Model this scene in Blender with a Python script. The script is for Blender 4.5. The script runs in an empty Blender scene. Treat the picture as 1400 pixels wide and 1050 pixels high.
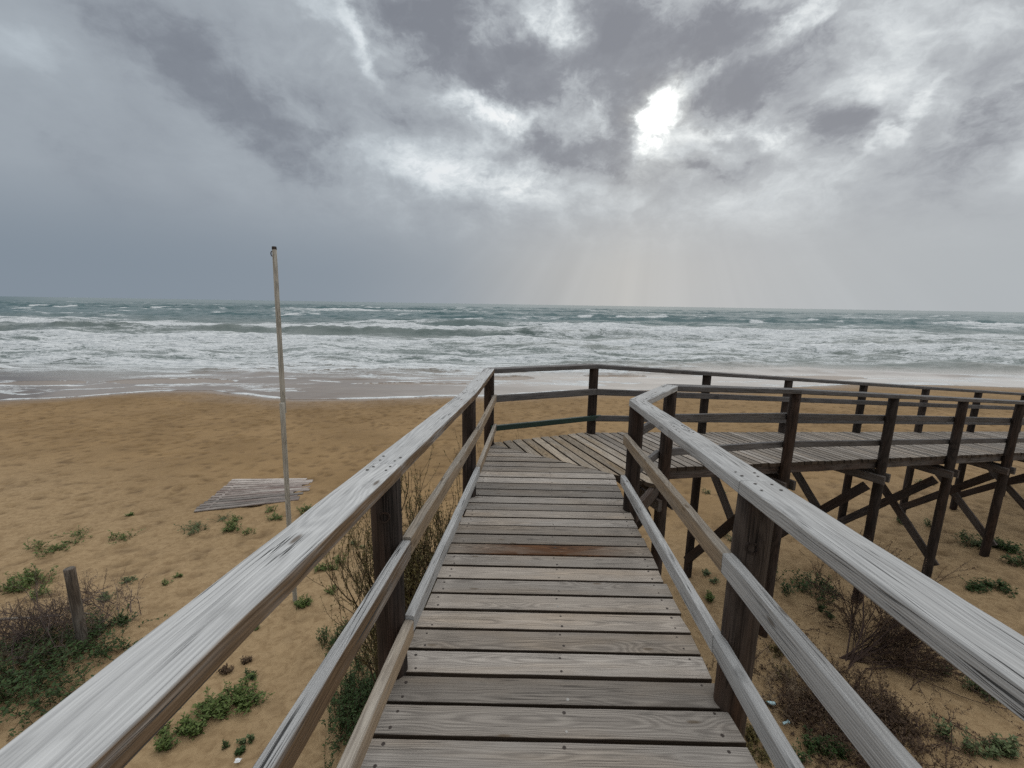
import bpy, math, random
import numpy as np
from mathutils import Vector, Matrix
R = math.radians
random.seed(7); rng = np.random.default_rng(7)
scene = bpy.context.scene
COL = scene.collection

# ------------------------------------------------------------------ camera
FPX, CXP, CYP = 580.0, 705.0, 525.0          # focal length and principal point for a 1400x1050 frame
PITCH, ROLL, EYE = R(10.64), R(0.89), 1.90   # z = 0 is the top of the landing deck
fwd = np.array([0, math.cos(PITCH), -math.sin(PITCH)])
r0 = np.array([1.0, 0, 0]); u0 = np.cross(r0, fwd)
rgt = math.cos(ROLL)*r0 + math.sin(ROLL)*u0
upv = -math.sin(ROLL)*r0 + math.cos(ROLL)*u0
CAM = np.array([0, 0, EYE])
def ray(u, v): return rgt*(u-CXP)/FPX + upv*(CYP-v)/FPX + fwd
def onz(u, v, z):
    d = ray(u, v); t = (z-EYE)/d[2]; return CAM + t*d
def azel(u, v):
    d = ray(u, v); d = d/np.linalg.norm(d)
    return math.atan2(d[0], d[1]), math.asin(d[2])
cam_d = bpy.data.cameras.new("camera"); cam = bpy.data.objects.new("camera", cam_d); COL.objects.link(cam)
cam_d.sensor_width = 36; cam_d.lens = 36*FPX/1400; cam_d.shift_x = -(CXP-700)/1400
cam_d.clip_start = 0.05; cam_d.clip_end = 60000
cam.matrix_world = Matrix(((rgt[0], upv[0], -fwd[0], 0), (rgt[1], upv[1], -fwd[1], 0), (rgt[2], upv[2], -fwd[2], EYE), (0, 0, 0, 1)))
scene.camera = cam

# ------------------------------------------------------------------ noise in numpy
def _hash(ix, iy, s):
    h = (ix.astype(np.int64)*374761393 + iy.astype(np.int64)*668265263 + s*1442695041) & 0xffffffff
    h = ((h ^ (h >> 13))*1274126177) & 0xffffffff
    h = h ^ (h >> 16)
    return (h & 0xffff)/65535.0
def vnoise(x, y, s=0):
    x = np.asarray(x, float); y = np.asarray(y, float)
    ix = np.floor(x); iy = np.floor(y); fx = x-ix; fy = y-iy
    fx = fx*fx*fx*(fx*(fx*6-15)+10); fy = fy*fy*fy*(fy*(fy*6-15)+10)
    a = _hash(ix, iy, s); b = _hash(ix+1, iy, s); c = _hash(ix, iy+1, s); d = _hash(ix+1, iy+1, s)
    return (a*(1-fx)+b*fx)*(1-fy) + (c*(1-fx)+d*fx)*fy
def fbm(x, y, o=4, s=0, g=0.5):
    t = 0; a = 1; n = 0
    for k in range(o):
        t = t + a*vnoise(x*2**k+17.3*k, y*2**k-9.1*k, s+k); n += a; a *= g
    return t/n
def sstep(a, b, x):
    t = np.clip((x-a)/(b-a), 0, 1); return t*t*(3-2*t)

# ------------------------------------------------------------------ node helpers
class NT:
    def __init__(s, tree): s.t = tree; tree.nodes.clear()
    def n(s, typ, **kw):
        o = s.t.nodes.new(typ)
        for k, v in kw.items(): setattr(o, k, v)
        return o
    def put(s, sock, v):
        if hasattr(v, 'is_output'): s.t.links.new(v, sock)
        elif isinstance(v, (tuple, list)) and sock.type == 'RGBA' and len(v) == 3: sock.default_value = (*v, 1)
        else: sock.default_value = v
    def m(s, op, a, b=None, c=None, clamp=False):
        o = s.n('ShaderNodeMath', operation=op, use_clamp=clamp)
        for i, v in enumerate((a, b, c)):
            if v is not None: s.put(o.inputs[i], v)
        return o.outputs[0]
    def vm(s, op, a, b=None, out=0):
        o = s.n('ShaderNodeVectorMath', operation=op); s.put(o.inputs[0], a)
        if b is not None: s.put(o.inputs[3 if op == 'SCALE' else 1], b)
        return o.outputs[out]
    def noise(s, vec, scale, detail=4, rough=0.5, dist=0.0, dim='3D', col=False, lac=2.0):
        o = s.n('ShaderNodeTexNoise', noise_dimensions=dim); s.put(o.inputs['Vector'], vec)
        o.inputs['Scale'].default_value = scale; o.inputs['Detail'].default_value = detail
        o.inputs['Roughness'].default_value = rough; o.inputs['Distortion'].default_value = dist
        o.inputs['Lacunarity'].default_value = lac
        return o.outputs['Color' if col else 'Fac']
    def sep(s, v):
        o = s.n('ShaderNodeSeparateXYZ'); s.put(o.inputs[0], v); return o.outputs
    def comb(s, x, y, z):
        o = s.n('ShaderNodeCombineXYZ')
        for i, v in enumerate((x, y, z)): s.put(o.inputs[i], v)
        return o.outputs[0]
    def ramp(s, f, pts, interp='LINEAR'):
        o = s.n('ShaderNodeValToRGB'); r = o.color_ramp; r.interpolation = interp
        while len(r.elements) < len(pts): r.elements.new(0.5)
        for e, (p, c) in zip(r.elements, pts):
            e.position = p; e.color = (c, c, c, 1) if not isinstance(c, tuple) else (*c, 1)
        s.put(o.inputs[0], f); return o.outputs[0]
    def mix(s, f, a, b, blend='MIX'):
        o = s.n('ShaderNodeMix', data_type='RGBA', blend_type=blend)
        s.put(o.inputs[0], f); s.put(o.inputs[6], a); s.put(o.inputs[7], b); return o.outputs[2]
    def ms(s, x, a, b, lo=0.0, hi=1.0):
        o = s.n('ShaderNodeMapRange', interpolation_type='SMOOTHSTEP')
        for i, v in enumerate((x, a, b, lo, hi)): s.put(o.inputs[i], v)
        return o.outputs[0]
    def attr(s, name, out='Fac'):
        return s.n('ShaderNodeAttribute', attribute_name=name).outputs[out]
    def mapping(s, v, loc=(0, 0, 0), rot=(0, 0, 0), sc=(1, 1, 1), typ='POINT'):
        o = s.n('ShaderNodeMapping', vector_type=typ); s.put(o.inputs[0], v)
        o.inputs[1].default_value = loc; o.inputs[2].default_value = rot; o.inputs[3].default_value = sc
        return o.outputs[0]
    def bump(s, h, strength, dist, normal=None):
        o = s.n('ShaderNodeBump'); o.inputs['Strength'].default_value = strength; o.inputs['Distance'].default_value = dist
        s.put(o.inputs['Height'], h)
        if normal is not None: s.put(o.inputs['Normal'], normal)
        return o.outputs[0]
    def bsdf(s, col, rough, normal=None, spec=0.5, **kw):
        o = s.n('ShaderNodeBsdfPrincipled'); s.put(o.inputs['Base Color'], col); s.put(o.inputs['Roughness'], rough)
        s.put(o.inputs['Specular IOR Level'], spec)
        if normal is not None: s.put(o.inputs['Normal'], normal)
        for k, v in kw.items(): s.put(o.inputs[k.replace('_', ' ')], v)
        return o.outputs[0]
    def out(s, sh, typ='ShaderNodeOutputMaterial'):
        o = s.n(typ); s.t.links.new(sh, o.inputs[0])
def material(name):
    m = bpy.data.materials.new(name); m.use_nodes = True; return m, NT(m.node_tree)

# ------------------------------------------------------------------ materials
def wood(name, light, dark, warm, warm_amt=0.3, ring=0.0075, crack=0.5, bump=0.6, rough=0.75, tonevar=0.35, spec=0.3, side=None, knots=1.0, stain=None, ringw=1.0, finew=0.35, soft=0.85, gap_shade=None):
    mat, N = material(name)
    gc = N.attr('gc', 'Vector'); tone = N.attr('tone')
    x, y, z = N.sep(gc)
    kv = N.comb(N.m('MULTIPLY', x, 1.35), N.m('MULTIPLY', N.m('ADD', y, z), 5.0), 0.0)
    vo = N.n('ShaderNodeTexVoronoi', voronoi_dimensions='2D'); N.put(vo.inputs['Vector'], kv); vo.inputs['Scale'].default_value = 1.0
    d = vo.outputs['Distance']
    kn = N.m('POWER', 0.36788, N.m('MULTIPLY', N.m('MULTIPLY', d, d), 30.0))
    low = N.noise(N.comb(N.m('MULTIPLY', x, 1.6), N.m('MULTIPLY', y, 6.0), N.m('MULTIPLY', z, 6.0)), 1.0, 2)
    r = N.m('SQRT', N.m('ADD', N.m('MULTIPLY', y, y), N.m('MULTIPLY', z, z)))
    r = N.m('ADD', r, N.m('MULTIPLY', low, 0.05)); r = N.m('MULTIPLY_ADD', kn, 0.018*knots, r)
    rings = N.m('SINE', N.m('MULTIPLY', r, 2*math.pi/ring))
    rings = N.m('MULTIPLY_ADD', rings, 0.5, 0.5)
    fib = N.noise(N.comb(N.m('MULTIPLY', x, 5.0), N.m('MULTIPLY', y, 170.0), N.m('MULTIPLY', z, 170.0)), 1.0, 3, 0.6)
    fine = N.noise(N.comb(N.m('MULTIPLY', x, 2.0), N.m('MULTIPLY', y, 50.0), N.m('MULTIPLY', z, 50.0)), 1.0, 4, 0.6)
    crk = N.noise(N.comb(N.m('MULTIPLY', x, 0.7), N.m('MULTIPLY', y, 46.0), N.m('MULTIPLY', z, 46.0)), 1.0, 2, 0.5, 0.2)
    crk = N.m('ABSOLUTE', N.m('SUBTRACT', crk, 0.5)); crk = N.ms(crk, 0.004, 0.020, 1.0, 0.0)
    crk = N.m('MULTIPLY', crk, N.ms(N.noise(gc, 2.2, 2), 0.42, 0.62)); crk = N.m('MULTIPLY', crk, crack)
    f = N.m('MULTIPLY_ADD', rings, 0.30*ringw, N.m('MULTIPLY_ADD', fib, 1.1, N.m('MULTIPLY', fine, finew)))
    f = N.ms(f, 0.55+0.15*ringw+0.5*finew-0.37*soft, 0.55+0.15*ringw+0.5*finew+0.37*soft)
    col = N.mix(f, dark, light)
    blot = N.noise(N.comb(N.m('MULTIPLY', x, 1.2), N.m('MULTIPLY', y, 7.0), N.m('MULTIPLY', z, 7.0)), 1.0, 4, 0.55)
    hue = N.m('FRACT', N.m('MULTIPLY', tone, 7.31))
    wf = N.m('MULTIPLY', N.m('MULTIPLY_ADD', N.ms(blot, 0.42, 0.70), 0.7, N.m('MULTIPLY', hue, 0.5)), warm_amt)
    if side is not None:   # unweathered flanks of a rail: brown where the silver skin has come off
        sd = N.attr('side'); wf = N.m('MAXIMUM', wf, N.m('MULTIPLY', N.m('MULTIPLY', sd, N.ms(N.m('MULTIPLY_ADD', fine, 0.5, blot), 0.42, 0.82)), side))
    col = N.mix(wf, col, N.mix(f, tuple(c*0.45 for c in warm), warm))
    if gap_shade is not None: col = N.mix(N.attr('side'), col, N.mix(f, tuple(c*0.5 for c in gap_shade), gap_shade))  # plank sides coloured darker to paint shade into the deck gaps
    spots = N.ms(N.noise(N.comb(N.m('MULTIPLY', x, 5.0), N.m('MULTIPLY', y, 14.0), N.m('MULTIPLY', z, 14.0)), 1.0, 3, 0.6), 0.60, 0.78)
    col = N.mix(N.m('MULTIPLY', spots, 0.55), col, tuple(c*0.55 for c in dark))
    if stain is not None:
        sm = N.m('MULTIPLY', N.ms(N.noise(N.comb(N.m('MULTIPLY', x, 4.0), N.m('MULTIPLY', y, 26.0), 0.0), 1.0, 4, 0.6), 0.22, 0.44), N.attr("stain"))
        col = N.mix(sm, col, N.mix(f, (0.035, 0.016, 0.008), (0.145, 0.066, 0.028)))
    kc = N.m('MULTIPLY', N.ms(d, 0.020, 0.055, 0.75*knots, 0.0), N.ms(N.sep(vo.outputs['Color'])[0], 0.25, 0.5)); col = N.mix(kc, col, tuple(c*0.35 for c in warm))
    col = N.mix(crk, col, tuple(c*0.22 for c in dark))
    tn = N.m('MULTIPLY_ADD', tone, tonevar, 1.0-tonevar*0.5)
    col = N.vm('SCALE', col, tn)
    h = N.m('MULTIPLY_ADD', fib, 0.5, N.m('MULTIPLY_ADD', rings, 0.25, N.m('MULTIPLY', fine, 0.7)))
    h = N.m('MULTIPLY_ADD', crk, -1.6, h)
    N.out(N.bsdf(col, rough, N.bump(h, bump, 0.004), spec)); return mat
M = {}
M['deck'] = wood('deck_wood', (0.345, 0.315, 0.284), (0.185, 0.166, 0.150), (0.36, 0.265, 0.175), 0.40, 0.0058, 0.6, 0.5, 0.85, 0.66, 0.15, ringw=1.1, finew=0.10, soft=1.15, gap_shade=(0.075, 0.055, 0.040))
M['deckpale'] = wood('pale_deck_wood', (0.385, 0.340, 0.285), (0.20, 0.172, 0.145), (0.39, 0.28, 0.165), 0.75, 0.0072, 0.5, 0.5, 0.85, 0.65, 0.15, ringw=1.0, finew=0.15, gap_shade=(0.085, 0.062, 0.045))
M['stained'] = wood('stained_wood', (0.29, 0.255, 0.22), (0.14, 0.12, 0.10), (0.30, 0.22, 0.15), 0.4, 0.0072, 0.4, 0.5, 0.75, 0.2, 0.2, stain=True, finew=0.2, gap_shade=(0.075, 0.055, 0.040))
M['rail'] = wood('silver_rail_wood', (0.54, 0.54, 0.535), (0.30, 0.30, 0.30), (0.20, 0.125, 0.066), 0.05, 0.0085, 1.3, 0.55, 0.85, 0.12, 0.12, side=0.97, ringw=0.6, finew=0.16, soft=1.1)
M['rail_grey'] = wood('grey_rail_wood', (0.475, 0.475, 0.47), (0.27, 0.268, 0.266), (0.30, 0.24, 0.18), 0.10, 0.0085, 1.2, 0.5, 0.85, 0.15, 0.12, side=0.15, ringw=0.5, finew=0.16, soft=1.1)
M['rail_tan'] = wood('tan_rail_wood', (0.42, 0.385, 0.335), (0.235, 0.205, 0.175), (0.38, 0.26, 0.15), 0.35, 0.0085, 0.8, 0.5, 0.85, 0.3, 0.12, side=0.75, ringw=0.5, finew=0.30)
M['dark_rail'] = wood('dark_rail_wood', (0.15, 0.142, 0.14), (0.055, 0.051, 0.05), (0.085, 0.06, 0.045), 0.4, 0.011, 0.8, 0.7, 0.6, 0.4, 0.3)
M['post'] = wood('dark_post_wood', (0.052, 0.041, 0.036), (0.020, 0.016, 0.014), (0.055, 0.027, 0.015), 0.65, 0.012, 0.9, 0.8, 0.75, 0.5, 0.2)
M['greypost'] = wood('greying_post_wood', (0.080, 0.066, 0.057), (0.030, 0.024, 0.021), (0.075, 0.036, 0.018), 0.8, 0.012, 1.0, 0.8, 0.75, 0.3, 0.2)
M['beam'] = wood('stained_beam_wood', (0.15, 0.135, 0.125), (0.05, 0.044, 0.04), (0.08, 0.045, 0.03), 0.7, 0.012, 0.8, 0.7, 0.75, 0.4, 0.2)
M['stub'] = wood('grey_stub_wood', (0.19, 0.175, 0.155), (0.075, 0.066, 0.058), (0.12, 0.08, 0.05), 0.5, 0.012, 1.0, 0.8, 0.75, 0.3, 0.2)
M['green'] = wood('green_painted_wood', (0.012, 0.045, 0.032), (0.006, 0.02, 0.016), (0.02, 0.035, 0.025), 0.3, 0.012, 0.4, 0.4, 0.45, 0.2, 0.5, knots=0.2)
M['pole'] = wood('flagpole_wood', (0.58, 0.55, 0.49), (0.33, 0.31, 0.27), (0.34, 0.27, 0.17), 0.4, 0.012, 0.9, 0.5, 0.65, 0.2, 0.3)
M['mat'] = wood('beach_mat_wood', (0.44, 0.405, 0.37), (0.17, 0.138, 0.118), (0.16, 0.10, 0.085), 0.75, 0.010, 0.8, 0.6, 0.7, 0.9, 0.3)
M['drift'] = wood('driftwood', (0.40, 0.37, 0.33), (0.2, 0.18, 0.155), (0.3, 0.24, 0.17), 0.3, 0.012, 0.5, 0.5, 0.75, 0.3, 0.2)
def plain(name, col, rough=0.5, metal=0.0, spec=0.5, ns=30.0, var=0.35):
    mat, N = material(name)
    tc = N.n('ShaderNodeTexCoord').outputs['Object']
    f = N.noise(tc, ns, 4, 0.6)
    c = N.mix(f, tuple(k*(1-var) for k in col), tuple(min(1, k*(1+var)) for k in col))
    N.out(N.bsdf(c, rough, N.bump(f, 0.2, 0.002), spec, Metallic=metal)); return mat
M['steel'] = plain('screw_steel', (0.30, 0.29, 0.275), 0.5, 0.9)
M['rust'] = plain('rusty_screw', (0.035, 0.025, 0.02), 0.7)
M['hole'] = plain('bolt_recess', (0.012, 0.010, 0.009), 0.9)
M['blueplastic'] = plain('pale_blue_plastic', (0.45, 0.62, 0.66), 0.35)
M['tealplastic'] = plain('teal_plastic', (0.03, 0.20, 0.18), 0.4)
M['whiteplastic'] = plain('white_plastic', (0.75, 0.76, 0.76), 0.4)
def leafy(name, a, b, rough=0.55, trans=0.25):
    mat, N = material(name)
    t = N.attr('tone'); g = N.n('ShaderNodeNewGeometry').outputs['Random Per Island']
    c = N.mix(N.m('MULTIPLY_ADD', g, 0.5, N.m('MULTIPLY', t, 0.5)), a, b)
    p = N.bsdf(c, rough, None, 0.35)
    tr = N.n('ShaderNodeBsdfTranslucent'); N.put(tr.inputs[0], N.vm('SCALE', c, 1.2))
    mx = N.n('ShaderNodeMixShader'); mx.inputs[0].default_value = trans
    N.t.links.new(p, mx.inputs[1]); N.t.links.new(tr.outputs[0], mx.inputs[2]); N.out(mx.outputs[0]); return mat
M['leaf'] = leafy('beach_leaf', (0.048, 0.086, 0.017), (0.160, 0.210, 0.055))
M['leafdark'] = leafy('dark_bush_leaf', (0.018, 0.042, 0.011), (0.065, 0.115, 0.028))
M['leafgrey'] = leafy('grey_green_leaf', (0.055, 0.090, 0.034), (0.16, 0.20, 0.085))
M['leafolive'] = leafy('olive_dry_leaf', (0.06, 0.05, 0.015), (0.17, 0.135, 0.04))
M['leafbrown'] = leafy('brown_dry_leaf', (0.040, 0.022, 0.012), (0.125, 0.075, 0.038))
M['twig'] = plain('brown_twig', (0.042, 0.021, 0.014), 0.8, ns=12)
M['twigolive'] = plain('olive_twig', (0.060, 0.040, 0.018), 0.8, ns=12)
M['twigpurple'] = plain('purple_grey_twig', (0.115, 0.085, 0.075), 0.85, ns=12)
M['twigpale'] = plain('pale_dry_twig', (0.24, 0.18, 0.12), 0.85, ns=12)

# ------------------------------------------------------------------ object helpers
def tag(o, label=None, cat=None, group=None, kind=None):
    if label: o['label'] = label
    if cat: o['category'] = cat
    if group: o['group'] = group
    if kind: o['kind'] = kind
    return o
def empty(name, loc=(0, 0, 0)):
    o = bpy.data.objects.new(name, None); COL.objects.link(o); o.location = loc; o.empty_display_size = 0.2; return o
class MB:
    """collects boards, posts, twigs and leaves and links them as ONE mesh object"""
    def __init__(s): s.v = []; s.f = []; s.gc = []; s.tone = []; s.side = []; s.st = []; s.mi = []
    def add(s, vs, fs, gc=None, tone=0.5, side=None, st=None, mi=0):
        b = len(s.v); n = len(vs)
        s.v += [tuple(v) for v in vs]; s.f += [[i+b for i in f] for f in fs]; s.mi += [mi]*len(fs)
        s.gc += [tuple(g) for g in gc] if gc is not None else [(0, 0, 0)]*n
        s.tone += list(tone) if hasattr(tone, '__len__') else [tone]*n
        s.side += side if side is not None else [0.0]*n
        s.st += st if st is not None else [0.0]*n
    def build(s, name, mats, parent=None, origin=(0, 0, 0), smooth=None):
        me = bpy.data.meshes.new(name)
        o0 = np.array(origin, float)
        me.from_pydata([tuple(np.array(v)-o0) for v in s.v], [], s.f)
        a = me.attributes.new('gc', 'FLOAT_VECTOR', 'POINT'); a.data.foreach_set('vector', np.array(s.gc, np.float32).ravel())
        for nm, dat in (('tone', s.tone), ('side', s.side), ('stain', s.st)):
            a = me.attributes.new(nm, 'FLOAT', 'POINT'); a.data.foreach_set('value', np.array(dat, np.float32))
        mats = mats if isinstance(mats, (list, tuple)) else [mats]
        for m in mats: me.materials.append(m)
        me.polygons.foreach_set('material_index', np.array(s.mi, np.int32))
        if smooth:
            me.polygons.foreach_set('use_smooth', np.ones(len(s.f), bool)); me.set_sharp_from_angle(angle=R(smooth))
        me.update()
        o = bpy.data.objects.new(name, me); COL.objects.link(o)
        if parent is not None:
            o.parent = parent; o.location = o0 - np.array(parent.location)
        else: o.location = o0
        return o
def unit(v): v = np.array(v, float); return v/np.linalg.norm(v)
def board(mb, p0, p1, w, h, up=(0, 0, 1), cham=0.006, wob=0.002, step=0.18, tone=None, mi=0, warp=0.0):
    """a sawn board from p0 to p1 (centre line), w across, h along up, with worn edges"""
    p0 = np.array(p0, float); p1 = np.array(p1, float); L = np.linalg.norm(p1-p0); x = (p1-p0)/L
    y = unit(np.cross(np.array(up, float), x)); z = np.cross(x, y)
    n = max(2, int(L/step)+1); c = min(cham, w*0.3, h*0.3)
    prof = [(-w/2+c, -h/2), (w/2-c, -h/2), (w/2, -h/2+c), (w/2, h/2-c), (w/2-c*0.35, h/2-c*0.35), (w/2-c, h/2), (-w/2+c, h/2), (-w/2+c*0.35, h/2-c*0.35), (-w/2, h/2-c), (-w/2, -h/2+c)]
    ox = random.uniform(0, 60); oy = random.uniform(-0.1, 0.1); oz = random.choice((-1, 1))*random.uniform(0.04, 0.14)
    vs = []; gc = []; sd = []; k = len(prof)
    ph = random.uniform(0, 6.28)
    for i in range(n):
        t = i/(n-1); ctr = p0 + x*L*t + y*warp*math.sin(t*3.1+ph)
        for a, b in prof:
            jw = random.uniform(-wob, wob); jh = random.uniform(-wob, wob)
            vs.append(ctr + y*(a+jw) + z*(b+jh)); gc.append((L*t+ox, a+oy, b+oz)); sd.append(1.0 if b < h/2-c*0.6 else 0.0)
    fs = [[i*k+j, i*k+(j+1) % k, (i+1)*k+(j+1) % k, (i+1)*k+j] for i in range(n-1) for j in range(k)]
    fs += [list(range(k))[::-1], [(n-1)*k+j for j in range(k)]]
    mb.add(vs, fs, gc, random.random() if tone is None else tone, sd, mi=mi)
def pole(mb, p0, p1, ra, rb, seg=18, step=0.2, wob=0.0015, tone=None, square=0.0, bev=0.006, mi=0):
    p0 = np.array(p0, float); p1 = np.array(p1, float); L = np.linalg.norm(p1-p0); x = (p1-p0)/L
    y = unit(np.cross(x, (0.3, 1, 0.05))); z = np.cross(x, y); n = max(2, int(L/step)+1)
    ox = random.uniform(0, 60); ofs = random.uniform(-0.02, 0.02); vs = []; gc = []
    lob = [random.uniform(-0.03, 0.03) for _ in range(seg)]
    ts = [0.0]+[i/(n-1) for i in range(1, n-1)]+[1-bev/L, 1.0]
    for i, t in enumerate(ts):
        r = ra+(rb-ra)*t; r = r-bev*0.8 if i == len(ts)-1 else r
        for j in range(seg):
            a = 2*math.pi*j/seg; q = r*(1+lob[j]*0.5)+random.uniform(-wob, wob)
            ca, sa = math.cos(a), math.sin(a)
            vs.append(p0+x*L*t+y*q*ca+z*q*sa); gc.append((L*t+ox, q*ca*1.0+ofs, q*sa+0.01))
    n = len(ts)
    fs = [[i*seg+j, i*seg+(j+1) % seg, (i+1)*seg+(j+1) % seg, (i+1)*seg+j] for i in range(n-1) for j in range(seg)]
    fs += [list(range(seg))[::-1], [(n-1)*seg+j for j in range(seg)]]
    mb.add(vs, fs, gc, random.random() if tone is None else tone, mi=mi)
def clip_poly(poly, a, b):
    """keep the part of a 2-D polygon left of the line a->b"""
    out = []; d = (b[0]-a[0], b[1]-a[1])
    sd = lambda p: d[0]*(p[1]-a[1]) - d[1]*(p[0]-a[0])
    for i, p in enumerate(poly):
        q = poly[(i+1) % len(poly)]; sp, sq = sd(p), sd(q)
        if sp >= 0: out.append(p)
        if sp*sq < 0:
            t = sp/(sp-sq); out.append((p[0]+(q[0]-p[0])*t, p[1]+(q[1]-p[1])*t))
    return out
def plank(mb, poly, zf, th, e, dz=0.0, tone=None, cham=0.004, mi=0, stf=None):
    """a deck plank with a convex outline (counter-clockwise), top following zf; e = its long direction"""
    cl = []
    for p in poly:
        if not cl or math.hypot(p[0]-cl[-1][0], p[1]-cl[-1][1]) > 0.004: cl.append(p)
    if len(cl) > 2 and math.hypot(cl[0][0]-cl[-1][0], cl[0][1]-cl[-1][1]) < 0.004: cl.pop()
    poly = cl
    if len(poly) < 3: return
    area = sum(poly[i][0]*poly[(i+1) % len(poly)][1]-poly[(i+1) % len(poly)][0]*poly[i][1] for i in range(len(poly)))/2
    if area < 0.006: return
    # split long edges so that the long sides are not ruler-straight
    pts = []
    for i, p in enumerate(poly):
        q = poly[(i+1) % len(poly)]; L = math.hypot(q[0]-p[0], q[1]-p[1]); k = max(1, int(L/0.16))
        nx, ny = (q[1]-p[1])/L, -(q[0]-p[0])/L
        for j in range(k):
            t = j/k; w = random.uniform(-0.0012, 0.0012) if j else 0
            pts.append((p[0]+(q[0]-p[0])*t+nx*w, p[1]+(q[1]-p[1])*t+ny*w))
    n = len(pts); ins = []
    for i in range(n):
        a, b, c = pts[i-1], pts[i], pts[(i+1) % n]
        d1 = unit((b[0]-a[0], b[1]-a[1])); d2 = unit((c[0]-b[0], c[1]-b[1])); n1 = np.array((-d1[1], d1[0])); n2 = np.array((-d2[1], d2[0]))
        m = n1+n2; m = m/max(0.35, m @ n1)
        ins.append((b[0]+m[0]*cham, b[1]+m[1]*cham))
    e = unit(e); f = np.array((-e[1], e[0])); cx = sum(p[0] for p in pts)/n; cy = sum(p[1] for p in pts)/n
    ox = random.uniform(0, 60); oy = random.uniform(-0.05, 0.05); oz = random.uniform(0.02, 0.10)
    vs = []; gc = []; st = []
    for ring, z in ((ins, 0.0), (pts, -cham*0.8), (pts, -th)):
        for p in ring:
            zz = zf(*p)+dz+z; vs.append((p[0], p[1], zz))
            gc.append(((p[0]-cx)*e[0]+(p[1]-cy)*e[1]+ox, (p[0]-cx)*f[0]+(p[1]-cy)*f[1]+oy, oz+z))
            st.append(stf(*p) if stf else 0.0)
    fs = [list(range(n))]
    for r in (0, 1): fs += [[r*n+(i+1) % n, r*n+i, (r+1)*n+i, (r+1)*n+(i+1) % n][::1] for i in range(n)]
    fs.append([2*n+i for i in range(n)][::-1])
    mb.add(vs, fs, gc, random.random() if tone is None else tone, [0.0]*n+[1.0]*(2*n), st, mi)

# ------------------------------------------------------------------ the ground and the shore
SEA = -3.76
PY = [-60, -20, -6, -2, 1, 4, 8, 12, 18, 25, 33, 45, 70, 120, 400]
PZ = [-0.6, -1.2, -2.0, -2.3, -2.55, -2.80, -2.98, -3.13, -3.38, -3.66, -3.86, -4.5, -5.5, -7, -9]
def base_z(x, y):
    yy = np.asarray(y, float) - 0.07*np.clip(np.asarray(x, float), -60, 60)*sstep(6, 24, np.asarray(y, float))
    return np.interp(yy, PY, PZ)
def ground_z(x, y):
    x = np.asarray(x, float); y = np.asarray(y, float)
    dry = 1-sstep(20, 26, y-0.07*x)
    z = base_z(x, y) + dry*(0.16*(fbm(x*0.22, y*0.22, 3, 3)-0.5) + 0.07*(fbm(x*0.9, y*0.9, 3, 9)-0.5))
    z = z + 0.25*np.exp(-((x+7.5)**2/9+(y-3.6)**2/3))            # hummock under the dead shrub
    z = z + 0.22*np.exp(-((x-2.4)**2/1.6+(y-2.0)**2/1.2))
    return z
def at(u, v):
    """the point of the ground seen at a pixel of the photograph"""
    z = -2.9
    for _ in range(14):
        p = onz(u, v, z); z = float(ground_z(p[0], p[1]))
    return np.array([p[0], p[1], z])
SHORE = [(-60, 557), (0, 548), (60, 545.5), (107, 542.5), (160, 537.5), (214, 533.5), (286, 533), (320, 537.5), (360, 543), (405, 547), (450, 546.5), (540, 544), (600, 541.5), (680, 541), (730, 537), (771, 533.8), (860, 532.5), (960, 531), (1050, 529), (1100, 526.5), (1160, 523.6), (1221, 523), (1300, 524.5), (1400, 528.5), (1500, 536)]
sp = np.array([onz(u, v, -3.66)[:2] for u, v in SHORE])
SX = np.concatenate([[-400, -90, -50], sp[:, 0], [60, 95, 400]]); SY = np.concatenate([[20, 21, 23.5], sp[:, 1], [31.5, 36, 45]])
o_ = np.argsort(SX); SX, SY = SX[o_], SY[o_]
def shore_y(x): return np.interp(x, SX, SY) + 0.25*(fbm(np.asarray(x)*0.8, np.zeros_like(np.asarray(x, float)), 3, 21)-0.5)
def grid_mesh(name, X, Y, Z, mat, attrs):
    ny, nx = X.shape; me = bpy.data.meshes.new(name)
    co = np.stack([X, Y, Z], -1).reshape(-1, 3).astype(np.float32); i = np.arange((ny-1)*nx).reshape(ny-1, nx)[:, :-1].ravel()
    quads = np.stack([i, i+1, i+nx+1, i+nx], -1).astype(np.int32); nf = len(quads)
    me.vertices.add(len(co)); me.vertices.foreach_set('co', co.ravel())
    me.loops.add(nf*4); me.loops.foreach_set('vertex_index', quads.ravel())
    me.polygons.add(nf); me.polygons.foreach_set('loop_start', np.arange(nf, dtype=np.int32)*4)
    me.polygons.foreach_set('use_smooth', np.ones(nf, bool))
    for k, a in attrs.items():
        at_ = me.attributes.new(k, 'FLOAT', 'POINT'); at_.data.foreach_set('value', a.ravel().astype(np.float32))
    me.materials.append(mat); me.update(calc_edges=True); me.validate()
    o = bpy.data.objects.new(name, me); COL.objects.link(o); return o

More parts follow.
